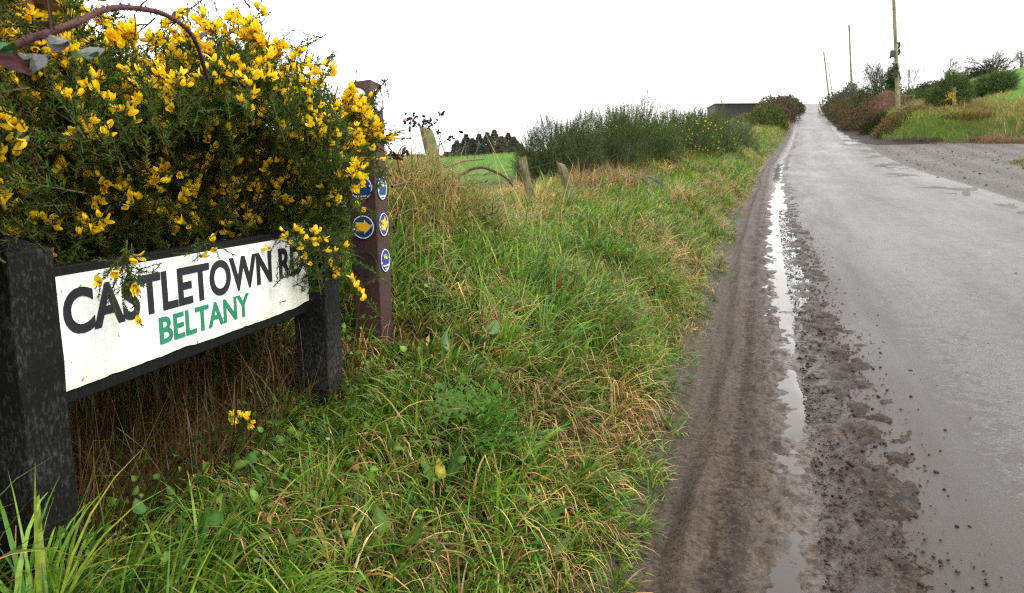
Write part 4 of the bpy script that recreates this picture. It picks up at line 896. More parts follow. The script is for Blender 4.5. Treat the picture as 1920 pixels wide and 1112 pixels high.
# small broad leaves and clover mixed through the sward
def weeds():
    n = 3800; Y = .8 + 5.5*r.random(n)**1.6; l = r.uniform(.05, 1.9, n); X = E(Y) - l; keep = (fbm(X*2.2, Y*2.2, 131, 2) > .46) & (r.random(n) > under_bush(X, Y)); X, Y = X[keep], Y[keep]; n = len(X)
    V, F, au, av = leafblade(1.0, .72, .5, .25, .05, 6, 5); d = np.stack([r.normal(0, .8, n), r.normal(0, .8, n) - .3, r.uniform(.25, 1.0, n)], -1)
    pos = np.stack([X, Y, gz(X, Y) + r.uniform(.04, .16, n)], -1); W, Fc = copies(V, F, pos, rot_to(d, r.random(n)*6), r.uniform(.012, .034, n)*(1-.4*sst(1.6, .9, Y)))
    c = np.where((r.random(n) < .04)[:, None], np.array([.24, .17, .04]), np.array([.05, .12, .018])*(1-r.random((n, 1))) + np.array([.11, .19, .03])*r.random((n, 1)))
    C = (c[:, None]*(1 + .3*(au < .2))[None, :, None]).reshape(-1, 3); tag(npmesh('weed_leaves', W, Fc, M['leaf'], None, C, True), kind='stuff')
weeds()
# ================================================================== bushes, trees and the far country
r = rng = np.random.default_rng(55)
def spikes(n, cen, rad, h0, ln, nsp, sl, wd, up=.9, spread=.5, shell=.6, tint=(.05, .075, .026), poke=.2):
    """upright spiny shoots filling a mound: cen base point, rad (rx,ry), h0 mound height"""
    a = r.random(n)*2*PI; cz = r.random(n)**1.1; sn = np.sqrt(1-cz**2); x = sn*np.cos(a); y = sn*np.sin(a); f = np.where(r.random(n) < shell, r.uniform(.84, 1.02, n), r.uniform(.35, .86, n))
    lump = .62 + .74*fbm(x*2.6+cen[0], y*2.6+cen[1], int(abs(cen[0]*7))+3, 3)
    base = np.stack([x*rad[0]*f, y*rad[1]*f, cz**.75*h0*f*lump + .03], -1); base[:, 2] += gz(base[:, 0]+cen[0], base[:, 1]+cen[1]) - cen[2]
    d = np.stack([x*spread, y*spread, up*(.55+.6*cz)], -1) + r.normal(0, .22, (n, 3)); d /= np.linalg.norm(d, axis=1, keepdims=True)
    L = ln*r.uniform(.55, 1.3, n); tip = base + d*(poke*r.random(n)**2)[:, None]; base = tip - d*L[:, None]
    t = np.linspace(.05, 1, nsp)[None] + r.uniform(-.03, .03, (n, nsp)); p = base[:, None] + (tip-base)[:, None]*t[..., None]
    X_, Y_, Z_ = frame(d); an = r.random((n, nsp))*2*PI; op = r.uniform(.45, 1.15, (n, nsp))
    dr = (X_[:, None]*np.cos(an)[..., None] + Y_[:, None]*np.sin(an)[..., None])*np.sin(op)[..., None] + Z_[:, None]*np.cos(op)[..., None]
    s_ = np.cross(dr, r.normal(0, 1, (n, nsp, 3))); s_ /= np.linalg.norm(s_, axis=-1, keepdims=True)
    l2 = (r.uniform(*sl, (n, nsp))*(1.1-.5*t))[..., None]
    V = np.stack([p - s_*wd*.5, p + s_*wd*.5, p + dr*l2], 2).reshape(-1, 3); F = np.arange(n*nsp*3).reshape(-1, 3)
    c = np.array(tint)*r.uniform(.65, 1.35, (n, 1, 1))*r.uniform(.8, 1.2, (n, nsp, 1)); C = np.repeat(c[:, :, None], 3, 2).reshape(-1, 3)
    return V, F, C
def mound(rx, ry, h, seed, col, k=.72, cen=None):
    a = np.linspace(0, 2*PI, 22, endpoint=False); q = np.linspace(0, 1, 8); A, Q = np.meshgrid(a, q, indexing='ij')
    lum = .75 + .5*fbm(np.cos(A)*Q*3+seed, np.sin(A)*Q*3+seed, seed, 3); z = h*k*.86*np.sqrt(np.clip(1-Q**2.2, 0, 1))*lum - .35*(Q > .95)
    V = np.stack([rx*.74*Q*np.cos(A)*lum**.5, ry*.74*Q*np.sin(A)*lum**.5, z], -1).reshape(-1, 3); i = np.arange(22)[:, None]*8 + np.arange(7)[None]; j = ((np.arange(22)+1) % 22)[:, None]*8 + np.arange(7)[None]
    if ry > 2.4: V[:, 0] += .385*V[:, 1]
    if cen is not None: V[:, 2] += gz(V[:, 0]+cen[0], V[:, 1]+cen[1]) - cen[2]
    return V, np.stack([i, j, j+1, i+1], -1).reshape(-1, 4), np.array(col)*(.7+.6*fbm(V[:, 0]*4+seed, V[:, 1]*4, seed+5))[:, None]
def gorse_mound(cen, rad, h, n, label, ln, nsp, sl, wd, tint, group, bloom_n=0, up=.9, spread=.5, name='gorse_bush', cat='bush'):
    o = tag(empty(name, cen), label, cat, group); V, F, C = spikes(n, cen, rad, h, ln, nsp, sl, wd, up, spread, tint=tint, poke=ln*.45)
    npmesh('foliage', V, F, M['far'], o, C)
    V, F, C = mound(rad[0], rad[1], h, int(abs(cen[0]*13+cen[1]))+2, (.014, .016, .008), .72 if cen[1] > 12 else .45, cen); npmesh('inner_shade', V, F, M['twig'], o, C, True)  # dark solid filler; shade between the shoots is put into its colour
    if bloom_n:
        k = bloom_n; a = r.normal(-PI/2 + .3, .5, k); el = r.uniform(.1, .75, k); q = np.stack([rad[0]*1.0*np.cos(a), rad[1]*1.0*np.sin(a), h*el], -1) + r.normal(0, .07, (k, 3))
        Vb, Fb, Cb = BLOOMS[0]; W, Fc = copies(Vb, Fb, q, rot_to(r.normal(0, 1, (k, 3)) + np.array([0, -1, .3]), r.random(k)*6), np.full(k, 1.15)); npmesh('blossom', W, Fc, M['petal'], o, np.tile(Cb, (k, 1)), True)['kind'] = 'stuff'
    return o
def at_l(u, Y, l=None):
    p = P(u, 300, Y); p[2] = float(gz(p[0], p[1])); return p
# gorse along the fence on the left
GG = 'unflowered gorse bushes along the left fence'
for (u, Y, rx, ry, vt, n, lab, tint, bn) in (
    (1050, 11.6, .75, .8, 222, 4200, 'ragged dark gorse bush with thin upright tips at the left end of the gorse row', (.058, .075, .03), 0),
    (1125, 13.0, .95, 1.0, 205, 2600, 'low gorse bush behind the mossy broken fence post, next to the ragged end one', (.052, .070, .020), 0),
    (1190, 15.2, 1.05, 1.1, 190, 3200, 'tallest bushy grey-green gorse in the row left of the road', (.062, .088, .026), 0),
    (1262, 18.5, 1.15, 1.3, 203, 3000, 'dense gorse bush with a trickle of yellow blossom low on its side', (.066, .092, .026), 60),
    (1312, 23.0, 1.2, 1.6, 206, 2400, 'pale feathery gorse bush just below the dark barn', (.076, .098, .032), 20),
    (1352, 31.0, 1.5, 2.2, 217, 1600, 'small gorse bush at the far end of the row, nearest the barn', (.082, .112, .048), 0)):
    c_ = at_l(u, Y); top = P(u, vt, Y)[2]; h = top - c_[2]
    gorse_mound(c_, (rx, ry), h, n, lab, .34*Y/14, 30, (.022*Y/14, .05*Y/14), .0075*Y/14, tint, GG, bn, 1.0, .55)
# the old fence
def stake(u0, v0, u1, v1, Y, wd, label, split=False, name='fence_post'):
    a = P(u0, v0, Y); a[2] = float(gz(a[0], a[1])) - .1; b_ = P(u1, v1, Y); o = tag(empty(name, a), label, 'post', 'old fence posts'); d = b_-a; L = np.linalg.norm(d)
    k = 9; t = np.linspace(0, 1, k); V = []
    for q in t:
        for j in range(10):
            an = j*2*PI/10; rr = wd*(1 + .10*math.sin(an*2+1) + .05*math.sin(q*9+an*3)); V.append(d*q + np.array([rr*math.cos(an), rr*.8*math.sin(an), (-.022*math.cos(an) - .014*math.sin(an*3) if split else .015*math.cos(an*2))*(q == 1)]))
    F = [(i*10+j, i*10+(j+1) % 10, i*10+10+(j+1) % 10, i*10+10+j) for i in range(k-1) for j in range(10)]
    me = bpy.data.meshes.new('stake'); me.from_pydata([tuple(v) for v in V], [], F + [tuple(range(k*10-10, k*10))]); me.materials.append(M['stump']); s_ = bpy.data.objects.new('stake', me); COL.objects.link(s_); s_.parent = o; return o
stake(845, 350, 798, 240, 5.6, .048, 'leaning fence post with a slanted mossy split top, near the dead seed heads', True)
stake(1004, 355, 978, 294, 8.2, .042, 'short pale round-topped fence post in front of the green field')
stake(1084, 390, 1052, 308, 8.0, .045, 'thick mossy leaning fence post half buried in straw by the gorse', True)
def wire(name, pts, rad, label, m_, n=10, cat='wire', group=None):
    p = bez(pts, n); V, F = tube(p, rad, 4); o = npmesh(name, V, F, m_, None, np.array([.07, .055, .045])); return tag(o, label, cat, group)
pw = [P(800, 262, 5.6), P(860, 326, 6.6), P(980, 318, 8.2), P(1052, 300, 8.0)]
wire('barbed_wire', pw, .0035, 'sagging barbed wire strung between the old leaning fence posts', M['twig'])
def bramble(name, pts, rad, label, leaves, col=(.085, .04, .032), thorns=0, twigs=(), cat='bramble'):
    p = bez(pts, 12); base = p[0]; o = tag(empty(name, base), label, cat); V, F = tube(p-base, np.linspace(rad, rad*.55, len(p)), 7)
    S = Soup(); S.add(V, F, col)
    if thorns:
        i_ = r.integers(2, len(p)-2, thorns); d = np.gradient(p, axis=0)[i_]; x, y, z = frame(d); a = r.random(thorns)*2*PI; o_ = x*np.cos(a)[:, None] + y*np.sin(a)[:, None]; rr = np.interp(i_, [0, len(p)], [rad, rad*.55])[:, None]
        q = p[i_] - base + o_*rr*.8; tl = r.uniform(.4, 1.35, (thorns, 1))*rad
        S.add(np.stack([q - z*rad*.22, q + z*rad*.22, q + o_*tl - z*rad*.2], 1).reshape(-1, 3), np.arange(thorns*3).reshape(-1, 3), np.array(col)*1.25)
    for (tp, rr) in twigs:
        q = bez(tp, 8) - base; V, F = tube(q, np.linspace(rr, rr*.5, len(q)), 5); S.add(V, F, np.array(col)*.8)
    S.obj('stem', M['twig'], o, True)
    for (p0, p1, Wd, curl, cl, roll) in leaves:
        L = np.linalg.norm(p1-p0); V, F, au, av = leafblade(L, Wd, curl, .35, .12, 11, 7); R = rot_to(((p1-p0)/L)[None], np.array([roll]))[0]
        C = np.array(cl)*(1 + .35*(au < .17)[:, None])*(1 + .22*np.sin(av*38 - au*6))[:, None]; npmesh('leaf', V @ R.T + p0 - base, F, M['leaf'], o, np.clip(C, 0, 1), True)
    return o
# the arching bramble over the top of the gorse (close to the lens)
D = .98
GRY = (.15, .165, .15); PUR = (.035, .010, .010); DGN = (.035, .06, .012)
bramble('bramble_cane', [P(-160, 205, D), P(22, 90, D), P(90, 62, D+.02), P(150, 40, D+.05), P(190, 20, D+.08), P(240, 14, D+.12), P(310, 28, D+.18), P(362, 70, D+.25), P(390, 150, D+.35)], .0056,
    'thorny purplish bramble cane arching over the top of the gorse', [
    (P(92, 64, D), P(142, 95, D-.02), .022, .3, GRY, .4), (P(90, 76, D), P(138, 93, D-.01), .022, .2, (.17, .16, .17), 1.0), (P(140, 92, D-.02), P(186, 132, D-.04), .024, .5, DGN, .2), (P(146, 96, D), P(208, 102, D), .017, .3, (.18, .19, .18), 1.2),
    (P(36, 98, D), P(66, 112, D), .02, .2, (.15, .15, .14), .4), (P(60, 100, D-.02), P(90, 152, D-.04), .024, .4, (.13, .12, .13), .9), (P(52, 100, D), P(102, 112, D), .018, .3, (.17, .17, .16), .5),
    (P(-30, 95, D-.05), P(30, 100, D-.06), .05, .3, DGN, .3), (P(30, 100, D-.06), P(28, 152, D-.06), .05, .8, PUR, .2), (P(-20, 80, D-.06), P(12, 116, D-.06), .04, .2, (.04, .12, .06), 1.0),
    (P(92, -10, D), P(74, 24, D), .035, .4, (.07, .035, .012), .5), (P(62, -6, D), P(78, 12, D), .03, .2, (.06, .03, .012), .2), (P(92, 40, D), P(78, 60, D), .022, .8, (.05, .03, .015), .4),
    (P(376, 60, D+.3), P(402, 70, D+.3), .03, .8, (.09, .05, .045), .6), (P(182, 26, D+.07), P(178, 14, D+.07), .012, .3, (.1, .12, .1), .4)],
    (.085, .045, .042), 420, [([P(97, 60, D), P(93, 30, D), P(88, -10, D)], .002), ([P(85, 70, D), P(110, 100, D), P(150, 106, D)], .0016), ([P(252, 26, D+.13), P(254, 50, D+.13), P(252, 74, D+.14)], .0014), ([P(290, 34, D+.16), P(275, 48, D+.17), P(257, 62, D+.17)], .0014), ([P(262, 14, D+.13), P(268, 6, D+.13), P(280, -3, D+.13)], .0016), ([P(325, 34, D+.2), P(326, 28, D+.2), P(328, 22, D+.2)], .004)])
# bramble arch low over the field
bramble('bramble_branch', [P(838, 352, 6.0), P(868, 326, 6.0), P(900, 314, 6.0), P(932, 324, 6.0), P(952, 336, 6.0), P(962, 350, 6.0)], .013, 'bare dark bramble stem arching in front of the green field', [], (.07, .04, .035), 20, [([P(905, 330, 6.0), P(912, 326, 6.0), P(922, 322, 6.0)], .004)])
bramble('dead_branch', [P(790, 322, 5.2), P(840, 312, 5.3), P(870, 302, 5.3), P(908, 298, 5.4)], .010, 'pale dead twig poking right above the mound of straw', [], (.16, .10, .07), 0, [([P(888, 298, 5.4), P(893, 285, 5.4), P(898, 268, 5.4)], .004), ([P(878, 300, 5.4), P(874, 290, 5.4), P(872, 280, 5.4)], .004), ([P(862, 304, 5.4), P(864, 292, 5.4), P(868, 282, 5.4)], .004)])
bramble('bramble_trailer', [P(735, 350, 3.9), P(768, 342, 4.2), P(785, 352, 4.3), P(900, 342, 5.0), P(915, 338, 5.0)], .008, 'brown bramble runner trailing through straw beside the waymarker', [(P(748, 345, 4.0), P(728, 340, 4.0), .03, .4, (.06, .03, .02), .3), (P(835, 345, 4.6), P(832, 330, 4.6), .04, .5, (.05, .022, .016), .5)], (.10, .065, .045), 20)
bramble('grey_bramble', [P(1130, 345, 8.2), P(1165, 338, 8.2), P(1200, 322, 8.3), P(1240, 335, 8.4)], .005, 'trailing bramble with grey-backed leaves at the foot of the gorse', [(P(1195+dx, 322+dy, 8.2), P(1215+dx*1.3, 330+dy*1.2, 8.2), .032, .5, (.10, .105, .095), k_*.5) for k_, (dx, dy) in enumerate(((0, 0), (12, 6), (20, 10), (-14, 4), (28, 15), (4, 12)))], (.08, .045, .035), 12)
# dead seed heads against the sky
def seedhead(pts, Y, heads, label, rad=.0035):
    p = bez([P(u, v, Y) for u, v in pts], 8); base = p[0]; o = tag(empty('dead_seed_head', base), label, 'dead plant', 'dead seed heads by the leaning post'); S = Soup(); V, F = tube(p-base, np.linspace(rad, rad*.5, len(p)), 5); S.add(V, F, (.07, .045, .035))
    Sh = Soup(); LV, LF = lump_proto(3)
    for (u, v, w_, k) in heads:
        c_ = P(u, v, Y); q = p[np.argmin(np.linalg.norm(p-c_, axis=1))]
        if np.linalg.norm(q-c_) > .01: V, F = tube(np.array([q, (q+c_)/2+r.normal(0, .006, 3), c_])-base, rad*.4, 3); S.add(V, F, (.07, .045, .035))
        for _ in range(k):
            e = c_ + np.clip(r.normal(0, 1, 3), -1.5, 1.5)*np.array([w_, w_, w_*.8])*.42; W, Fc = copies(LV, LF, (e-base)[None], rot_to(r.normal(0, 1, (1, 3)), np.zeros(1)), np.array([r.uniform(.006, .012)])); Sh.add(W, Fc, np.array([.035, .018, .018])*r.uniform(.6, 1.6))
            V, F = tube(np.array([c_, e])-base, .0014, 3); S.add(V, F, (.05, .03, .025))
    S.obj('stalk', M['twig'], o); Sh.obj('seed_cluster', M['twig'], o); return o
seedhead([(760, 400), (772, 320), (770, 260), (770, 215)], 4.4, [(770, 222, .055, 26), (778, 232, .03, 9), (769, 240, .03, 5)], 'tallest dense dark dead seed head left of the leaning fence post')
seedhead([(835, 290), (826, 265), (812, 236), (800, 230)], 4.6, [(800, 226, .05, 20), (806, 236, .03, 8), (795, 232, .03, 6)], 'dark seed head just above the leaning fence post')
seedhead([(822, 285), (826, 255), (829, 230), (828, 212)], 4.8, [(828, 214, .03, 12), (819, 226, .01, 2), (824, 247, .02, 5), (816, 230, .01, 2)], 'thin dead stalk with a small dark top right of the leaning post')
seedhead([(820, 275), (838, 262), (852, 254), (866, 248)], 4.8, [(844, 259, .035, 12), (866, 247, .02, 5)], 'curving thin dead stalk with two small clusters right of the post')
seedhead([(752, 330), (745, 300), (750, 280), (760, 272)], 3.8, [(738, 290, .04, 16), (748, 296, .03, 12), (756, 284, .03, 8)], 'low cluster of dark dead seeds beside the waymarker')

# ---- trees
def branch_tree(seed, H, Wd, spread=.8, levels=4, kids=3, r0=.16, stems=1, upb=.35, first=.3, tilt=.16):
    """leafless tree of height H and crown width Wd: polylines first, then tubes"""
    q = np.random.default_rng(seed); lines = []
    def go(p, d, L, rad, lv):
        k = 4; pts = [p]; dd = d.copy()
        for _ in range(k):
            dd = dd + q.normal(0, .10, 3) + np.array([0, 0, upb*.10]); dd /= np.linalg.norm(dd); pts.append(pts[-1] + dd*L/k)
        pts = np.array(pts); lines.append((pts, rad, lv))
        if lv >= levels: return
        for j in range(kids + (lv > 0)):
            t = q.uniform(.4, 1.0) if j else 1.0; i_ = min(int(t*k), k); a = q.random()*2*PI; x, y, z = frame(dd[None]); o_ = (q.uniform(.35, .9) if j else q.uniform(.05, .3))*spread
            nd = z[0]*math.cos(o_) + (x[0]*math.cos(a) + y[0]*math.sin(a))*math.sin(o_); go(pts[i_], nd, L*q.uniform(.6, .88), rad*(.72 if j == 0 else .52), lv+1)
    for s_ in range(stems):
        a_ = s_*2*PI/max(stems, 1) + q.normal(0, .4); ti_ = tilt*q.uniform(.3, 1.3)*(stems > 1); d = np.array([math.cos(a_)*ti_, math.sin(a_)*ti_, 1.]); go(np.array([q.normal(0, .06)*(stems > 1)*H*.5, q.normal(0, .04)*(stems > 1), 0.]), d/np.linalg.norm(d), H*first, 1.0, 0)
    A = np.concatenate([l_[0] for l_ in lines]); sz = H/np.percentile(A[:, 2], 99.8); wx = Wd/(np.percentile(A[:, 0], 98.5) - np.percentile(A[:, 0], 1.5))
    T = Soup(); Cn = Soup()
    for pts, rad, lv in lines:
        pts = pts*np.array([wx, wx, sz]); 
        if lv == 0: pts[0, 2] -= .4
        rr = max(r0*rad, .012*H/6); V, F = tube(pts, np.linspace(rr, rr*.66, 5), 6 if lv < 2 else 3); (T if lv == 0 else Cn).add(V, F, np.array([.095, .085, .07])*q.uniform(.75, 1.2))
    return T, Cn
def bare_tree(u, vt, Y, wpx, seed, label, **k):
    c_ = at_l(u, Y); H = P(u, vt, Y)[2] - c_[2]; T, Cn = branch_tree(seed, H, wpx*Y/FPX, **k)
    o = tag(empty('bare_tree', c_), label, 'tree', 'leafless trees on the right'); T.obj('trunk', M['twig'], o); Cn.obj('crown', M['twig'], o); return o
bare_tree(1638, 104, 92, 62, 3, 'tall pale leafless tree with fine upright branches left of the nearest telegraph pole', spread=.85, levels=4, kids=3, stems=6, r0=.08, upb=.6, tilt=.5)
bare_tree(1695, 116, 95, 38, 5, 'slender leafless tree just right of the nearest telegraph pole', spread=.8, levels=4, stems=3, r0=.05, upb=.7, tilt=.4)
bare_tree(1590, 136, 96, 50, 8, 'low twiggy leafless tree at the foot of the second telegraph pole', spread=1.1, levels=4, stems=6, r0=.045, upb=.1, tilt=1.0)
bare_tree(1762, 104, 98, 30, 12, 'small thin leafless tree rising behind the left gorse bush', spread=.95, levels=4, kids=4, r0=.09, upb=.4, first=.36)
bare_tree(1788, 100, 104, 26, 14, 'faint wispy leafless tree between the small thin one and the big round one', spread=.8, levels=4, kids=3, r0=.05, upb=.7)
bare_tree(1846, 84, 100, 84, 17, 'biggest round-crowned leafless tree on the right skyline', spread=1.0, levels=4, kids=3, stems=8, r0=.09, upb=.2, first=.32, tilt=.8)
bare_tree(1895, 78, 104, 30, 19, 'thin upright leafless tree at the edge of the hill field', spread=.8, levels=4, kids=3, r0=.07, upb=.7, stems=2)
bare_tree(1927, 96, 100, 36, 23, 'leafless tree cut off by the picture edge on the hill', spread=.9, levels=4, r0=.09, stems=3, tilt=.6)
def leaf_bush(name, u, Y, rx, ry, vt, n, leaf, label, tint, tint2, group, cat='bush', zoff=0, cen=None):
    c_ = at_l(u, Y) if cen is None else cen; h = P(u, vt, Y)[2] - c_[2] + zoff; o = tag(empty(name, c_), label, cat, group)
    n = int(n*1.7); a = r.random(n)*2*PI; cz = r.random(n)**1.05; sn = np.sqrt(1-cz**2); f = r.random(n)**.22
    lump = .70 + .55*fbm(sn*np.cos(a)*2.2+c_[0], sn*np.sin(a)*2.2+c_[1], 201, 3)
    p = np.stack([rx*sn*np.cos(a)*f*lump**.5, ry*sn*np.sin(a)*f*lump**.5, cz**.7*h*f*lump], -1) + r.normal(0, leaf*.5, (n, 3)); p[:, 2] = np.maximum(p[:, 2], .02)
    if ry > 2.4: p[:, 0] += .385*p[:, 1]
    p[:, 2] += gz(p[:, 0]+c_[0], p[:, 1]+c_[1]) - c_[2]
    d = r.normal(0, 1, (n, 3)) + np.array([0, 0, .7]); R = rot_to(d, r.random(n)*6); s_ = leaf*r.uniform(.5, 1.3, n)
    V0 = np.array([[-.32, 0, 0], [.32, 0, 0], [.25, .1, .75], [-.2, -.1, .8], [0, .05, 1.2]]); F0 = np.array([[0, 1, 2], [0, 2, 3], [3, 2, 4]])
    W, Fc = copies(V0, F0, p, R, s_); mixv = np.clip((fbm(p[:, 0]*1.1+9, p[:, 2]*1.3, 203, 3)-.38)*4 + r.normal(0, .25, n), 0, 1)[:, None]
    C = (np.array(tint)*(1-mixv) + np.array(tint2)*mixv)*r.uniform(.7, 1.3, (n, 1)); npmesh('foliage', W, Fc, M['far'], o, np.repeat(C, 5, 0))
    V, F, C = mound(rx, ry, h, int(abs(c_[0]*11))+3, np.array(tint)*.4, .66, c_); npmesh('inner_shade', V, F, M['twig'], o, C, True)  # solid filler in darkened leaf colour, painted as shade inside the bush
    S = Soup()
    for _ in range(26):      # thin twigs breaking the outline
        k = r.integers(0, n); b_ = np.array([0, 0, h*.2]); e = p[k]*1.02 + np.array([r.normal(0, .25), r.normal(0, .25), r.uniform(.1, .8)])*h*.22; V, F = tube(np.array([b_, b_*.4+e*.6 + r.normal(0, .05, 3), e]), np.array([.02, .014, .006])*Y/70, 3); S.add(V, F, (.08, .055, .045))
    S.obj('twigs', M['twig'], o); return o
# hedge to the left of the crest
HG = 'hedge bushes left of the road near the crest'
leaf_bush('hedge_bush', 1437, 62, 1.7, 3, 194, 2600, .12, 'green hedge bush nearest the barn, with a little yellow in it', (.05, .07, .02), (.085, .085, .02), HG)
leaf_bush('hedge_bush', 1452, 84, 2.5, 5, 178, 2600, .15, 'purplish-brown twiggy hedge bush at the crest on the left', (.085, .05, .038), (.06, .06, .025), HG)
leaf_bush('hedge_bush', 1474, 112, 2.5, 10, 177, 2600, .17, 'clipped dark green hedge at the very top of the road, left side', (.045, .06, .02), (.07, .05, .03), HG)
leaf_bush('hedge_bush', 1412, 74, 2.2, 3, 212, 1400, .14, 'low olive scrub between the barn and the hedge', (.06, .075, .025), (.1, .085, .03), HG)
# right bank growth
RG = 'hedge and scrub on the right bank'
leaf_bush('hedge_bush', 1570, 105, 3.0, 12, 163, 2600, .17, 'rounded green-topped hedge at the top of the road, right side', (.05, .075, .02), (.08, .055, .035), RG)
leaf_bush('bramble_thicket', 1586, 82, 2.4, 7, 178, 3000, .13, 'brown bramble thicket beside the top of the road', (.10, .062, .04), (.055, .065, .02), RG, 'thicket')
leaf_bush('hedge_bush', 1622, 76, 2.6, 3, 152, 2600, .12, 'dark green holly-like bush standing above the brown thicket', (.028, .042, .014), (.05, .065, .02), RG)
leaf_bush('bramble_thicket', 1602, 66, 1.9, 5, 190, 2600, .11, 'dark thicket low by the muddy road edge', (.05, .045, .02), (.10, .065, .035), RG, 'thicket')
leaf_bush('bramble_thicket', 1640, 64, 2.6, 3.5, 176, 4600, .09, 'reddish-brown mass of dead bramble left of the near telegraph pole', (.17, .095, .066), (.10, .07, .035), RG, 'thicket')
leaf_bush('hedge_bush', 1668, 72, 2.4, 2.5, 165, 1800, .12, 'dull green bush right behind the near telegraph pole', (.058, .075, .03), (.06, .07, .025), RG)
leaf_bush('hedge_bush', 1706, 74, 1.9, 2.0, 168, 1300, .12, 'small green bush behind the fence rail right of the pole', (.04, .055, .02), (.07, .075, .025), RG)
leaf_bush('hedge_bush', 1728, 96, 2.2, 2.0, 152, 1000, .13, 'small dark bush on the hill field edge', (.03, .042, .016), (.05, .06, .02), RG)
leaf_bush('hedge_bush', 1812, 98, 2.6, 2.2, 124, 1500, .14, 'dark shrub under the big round leafless tree', (.028, .034, .016), (.04, .05, .02), RG)
leaf_bush('bramble_thicket', 1632, 56, .9, 1.2, 215, 1800, .08, 'dark ivy-like clump on the bank just above the mud', (.025, .032, .012), (.05, .06, .02), RG, 'thicket')
leaf_bush('ivy_stem', 1665, 90, .75, .75, 116, 1500, .14, 'ivy-covered trunk standing behind the near telegraph pole', (.025, .036, .014), (.035, .045, .018), None, 'ivy')
leaf_bush('ivy_stem', 1654, 93, .5, .5, 122, 700, .14, 'thin ivy-covered trunk left of the near telegraph pole', (.025, .034, .014), (.035, .045, .018), None, 'ivy')
for (u, Y, rx, ry, vt, n, lab, tint, bn) in (
    (1768, 52, 1.1, 1.5, 150, 4200, 'big spiky green gorse bush left of the wooden stake on the right bank', (.075, .11, .034), 10),
    (1846, 56, 1.25, 1.6, 146, 5200, 'broadest dark gorse bush right of the wooden stake on the bank', (.070, .105, .034), 10)):
    c_ = at_l(u, Y); c_[2] -= .1; h = P(u, vt, Y)[2] - c_[2]; gorse_mound(c_, (rx, ry), h, n, lab, 1.3, 30, (.10, .24), .036, tint, 'gorse bushes on the right bank', 0, .85, 1.15)
    if bn:
        pass
leaf_bush('bramble_thicket', 1694, 51, 1.7, 1.3, 197, 3600, .075, 'tan and olive bramble scrub on the bank just right of the telegraph pole foot', (.16, .12, .05), (.08, .10, .03), RG, 'thicket')
leaf_bush('bramble_thicket', 1738, 49.5, 1.4, 1.0, 204, 2600, .075, 'yellow-olive scrub below the left gorse bush of the right bank', (.20, .17, .05), (.08, .13, .03), RG, 'thicket')
leaf_bush('bramble_thicket', 1660, 50, 1.0, .9, 214, 2000, .07, 'olive-brown scrub between the dark ivy-like clump and the pole foot', (.13, .085, .04), (.09, .11, .03), RG, 'thicket')
# fence stakes and rails on the right bank
def rail_post(u, v0, v1, Y, label, wd=.07):
    a = P(u, v0, Y); b_ = P(u, v1, Y); a[2] = min(a[2], float(gz(a[0], a[1]))-.1); V, F = tube(np.array([a, (a+b_)/2, b_]), wd, 7); S = Soup(); S.add(V, F, (.2, .17, .1)); S.add(np.vstack([V[-7:], b_[None]]), np.array([[k, (k+1) % 7, 7] for k in range(7)]), (.2, .17, .1)); return tag(S.obj('fence_post', M['stump']), label, 'post', 'fence posts on the right bank')
rail_post(1789, 202, 164, 50, 'wooden stake with yellow gorse blossom beside it, between the two big gorse bushes', .1)
rail_post(1697, 196, 177, 62, 'short fence post left end of the low rail right of the telegraph pole'); rail_post(1713, 196, 177, 62, 'short fence post right end of the low rail right of the telegraph pole')
S = Soup(); V, F = tube(np.array([P(1686, 181, 62), P(1698, 180, 62), P(1716, 179, 62)]), .05, 5); S.add(V, F, (.2, .18, .13)); tag(S.obj('fence_rail', M['stump']), 'low grey fence rail beside the near telegraph pole', 'rail')
S = Soup()
Vb, Fb, Cb = BLOOMS[0]; k = 40; q = P(np.clip(r.normal(1783, 5, k), 1772, 1795), r.normal(180, 6, k), 49.6); W, Fc = copies(Vb, Fb, q, rot_to(r.normal(0, 1, (k, 3)), r.random(k)*6), np.full(k, 2.6)); tag(npmesh('gorse_blossom', W, Fc, M['petal'], None, np.tile(Cb, (k, 1)), True), kind='stuff')
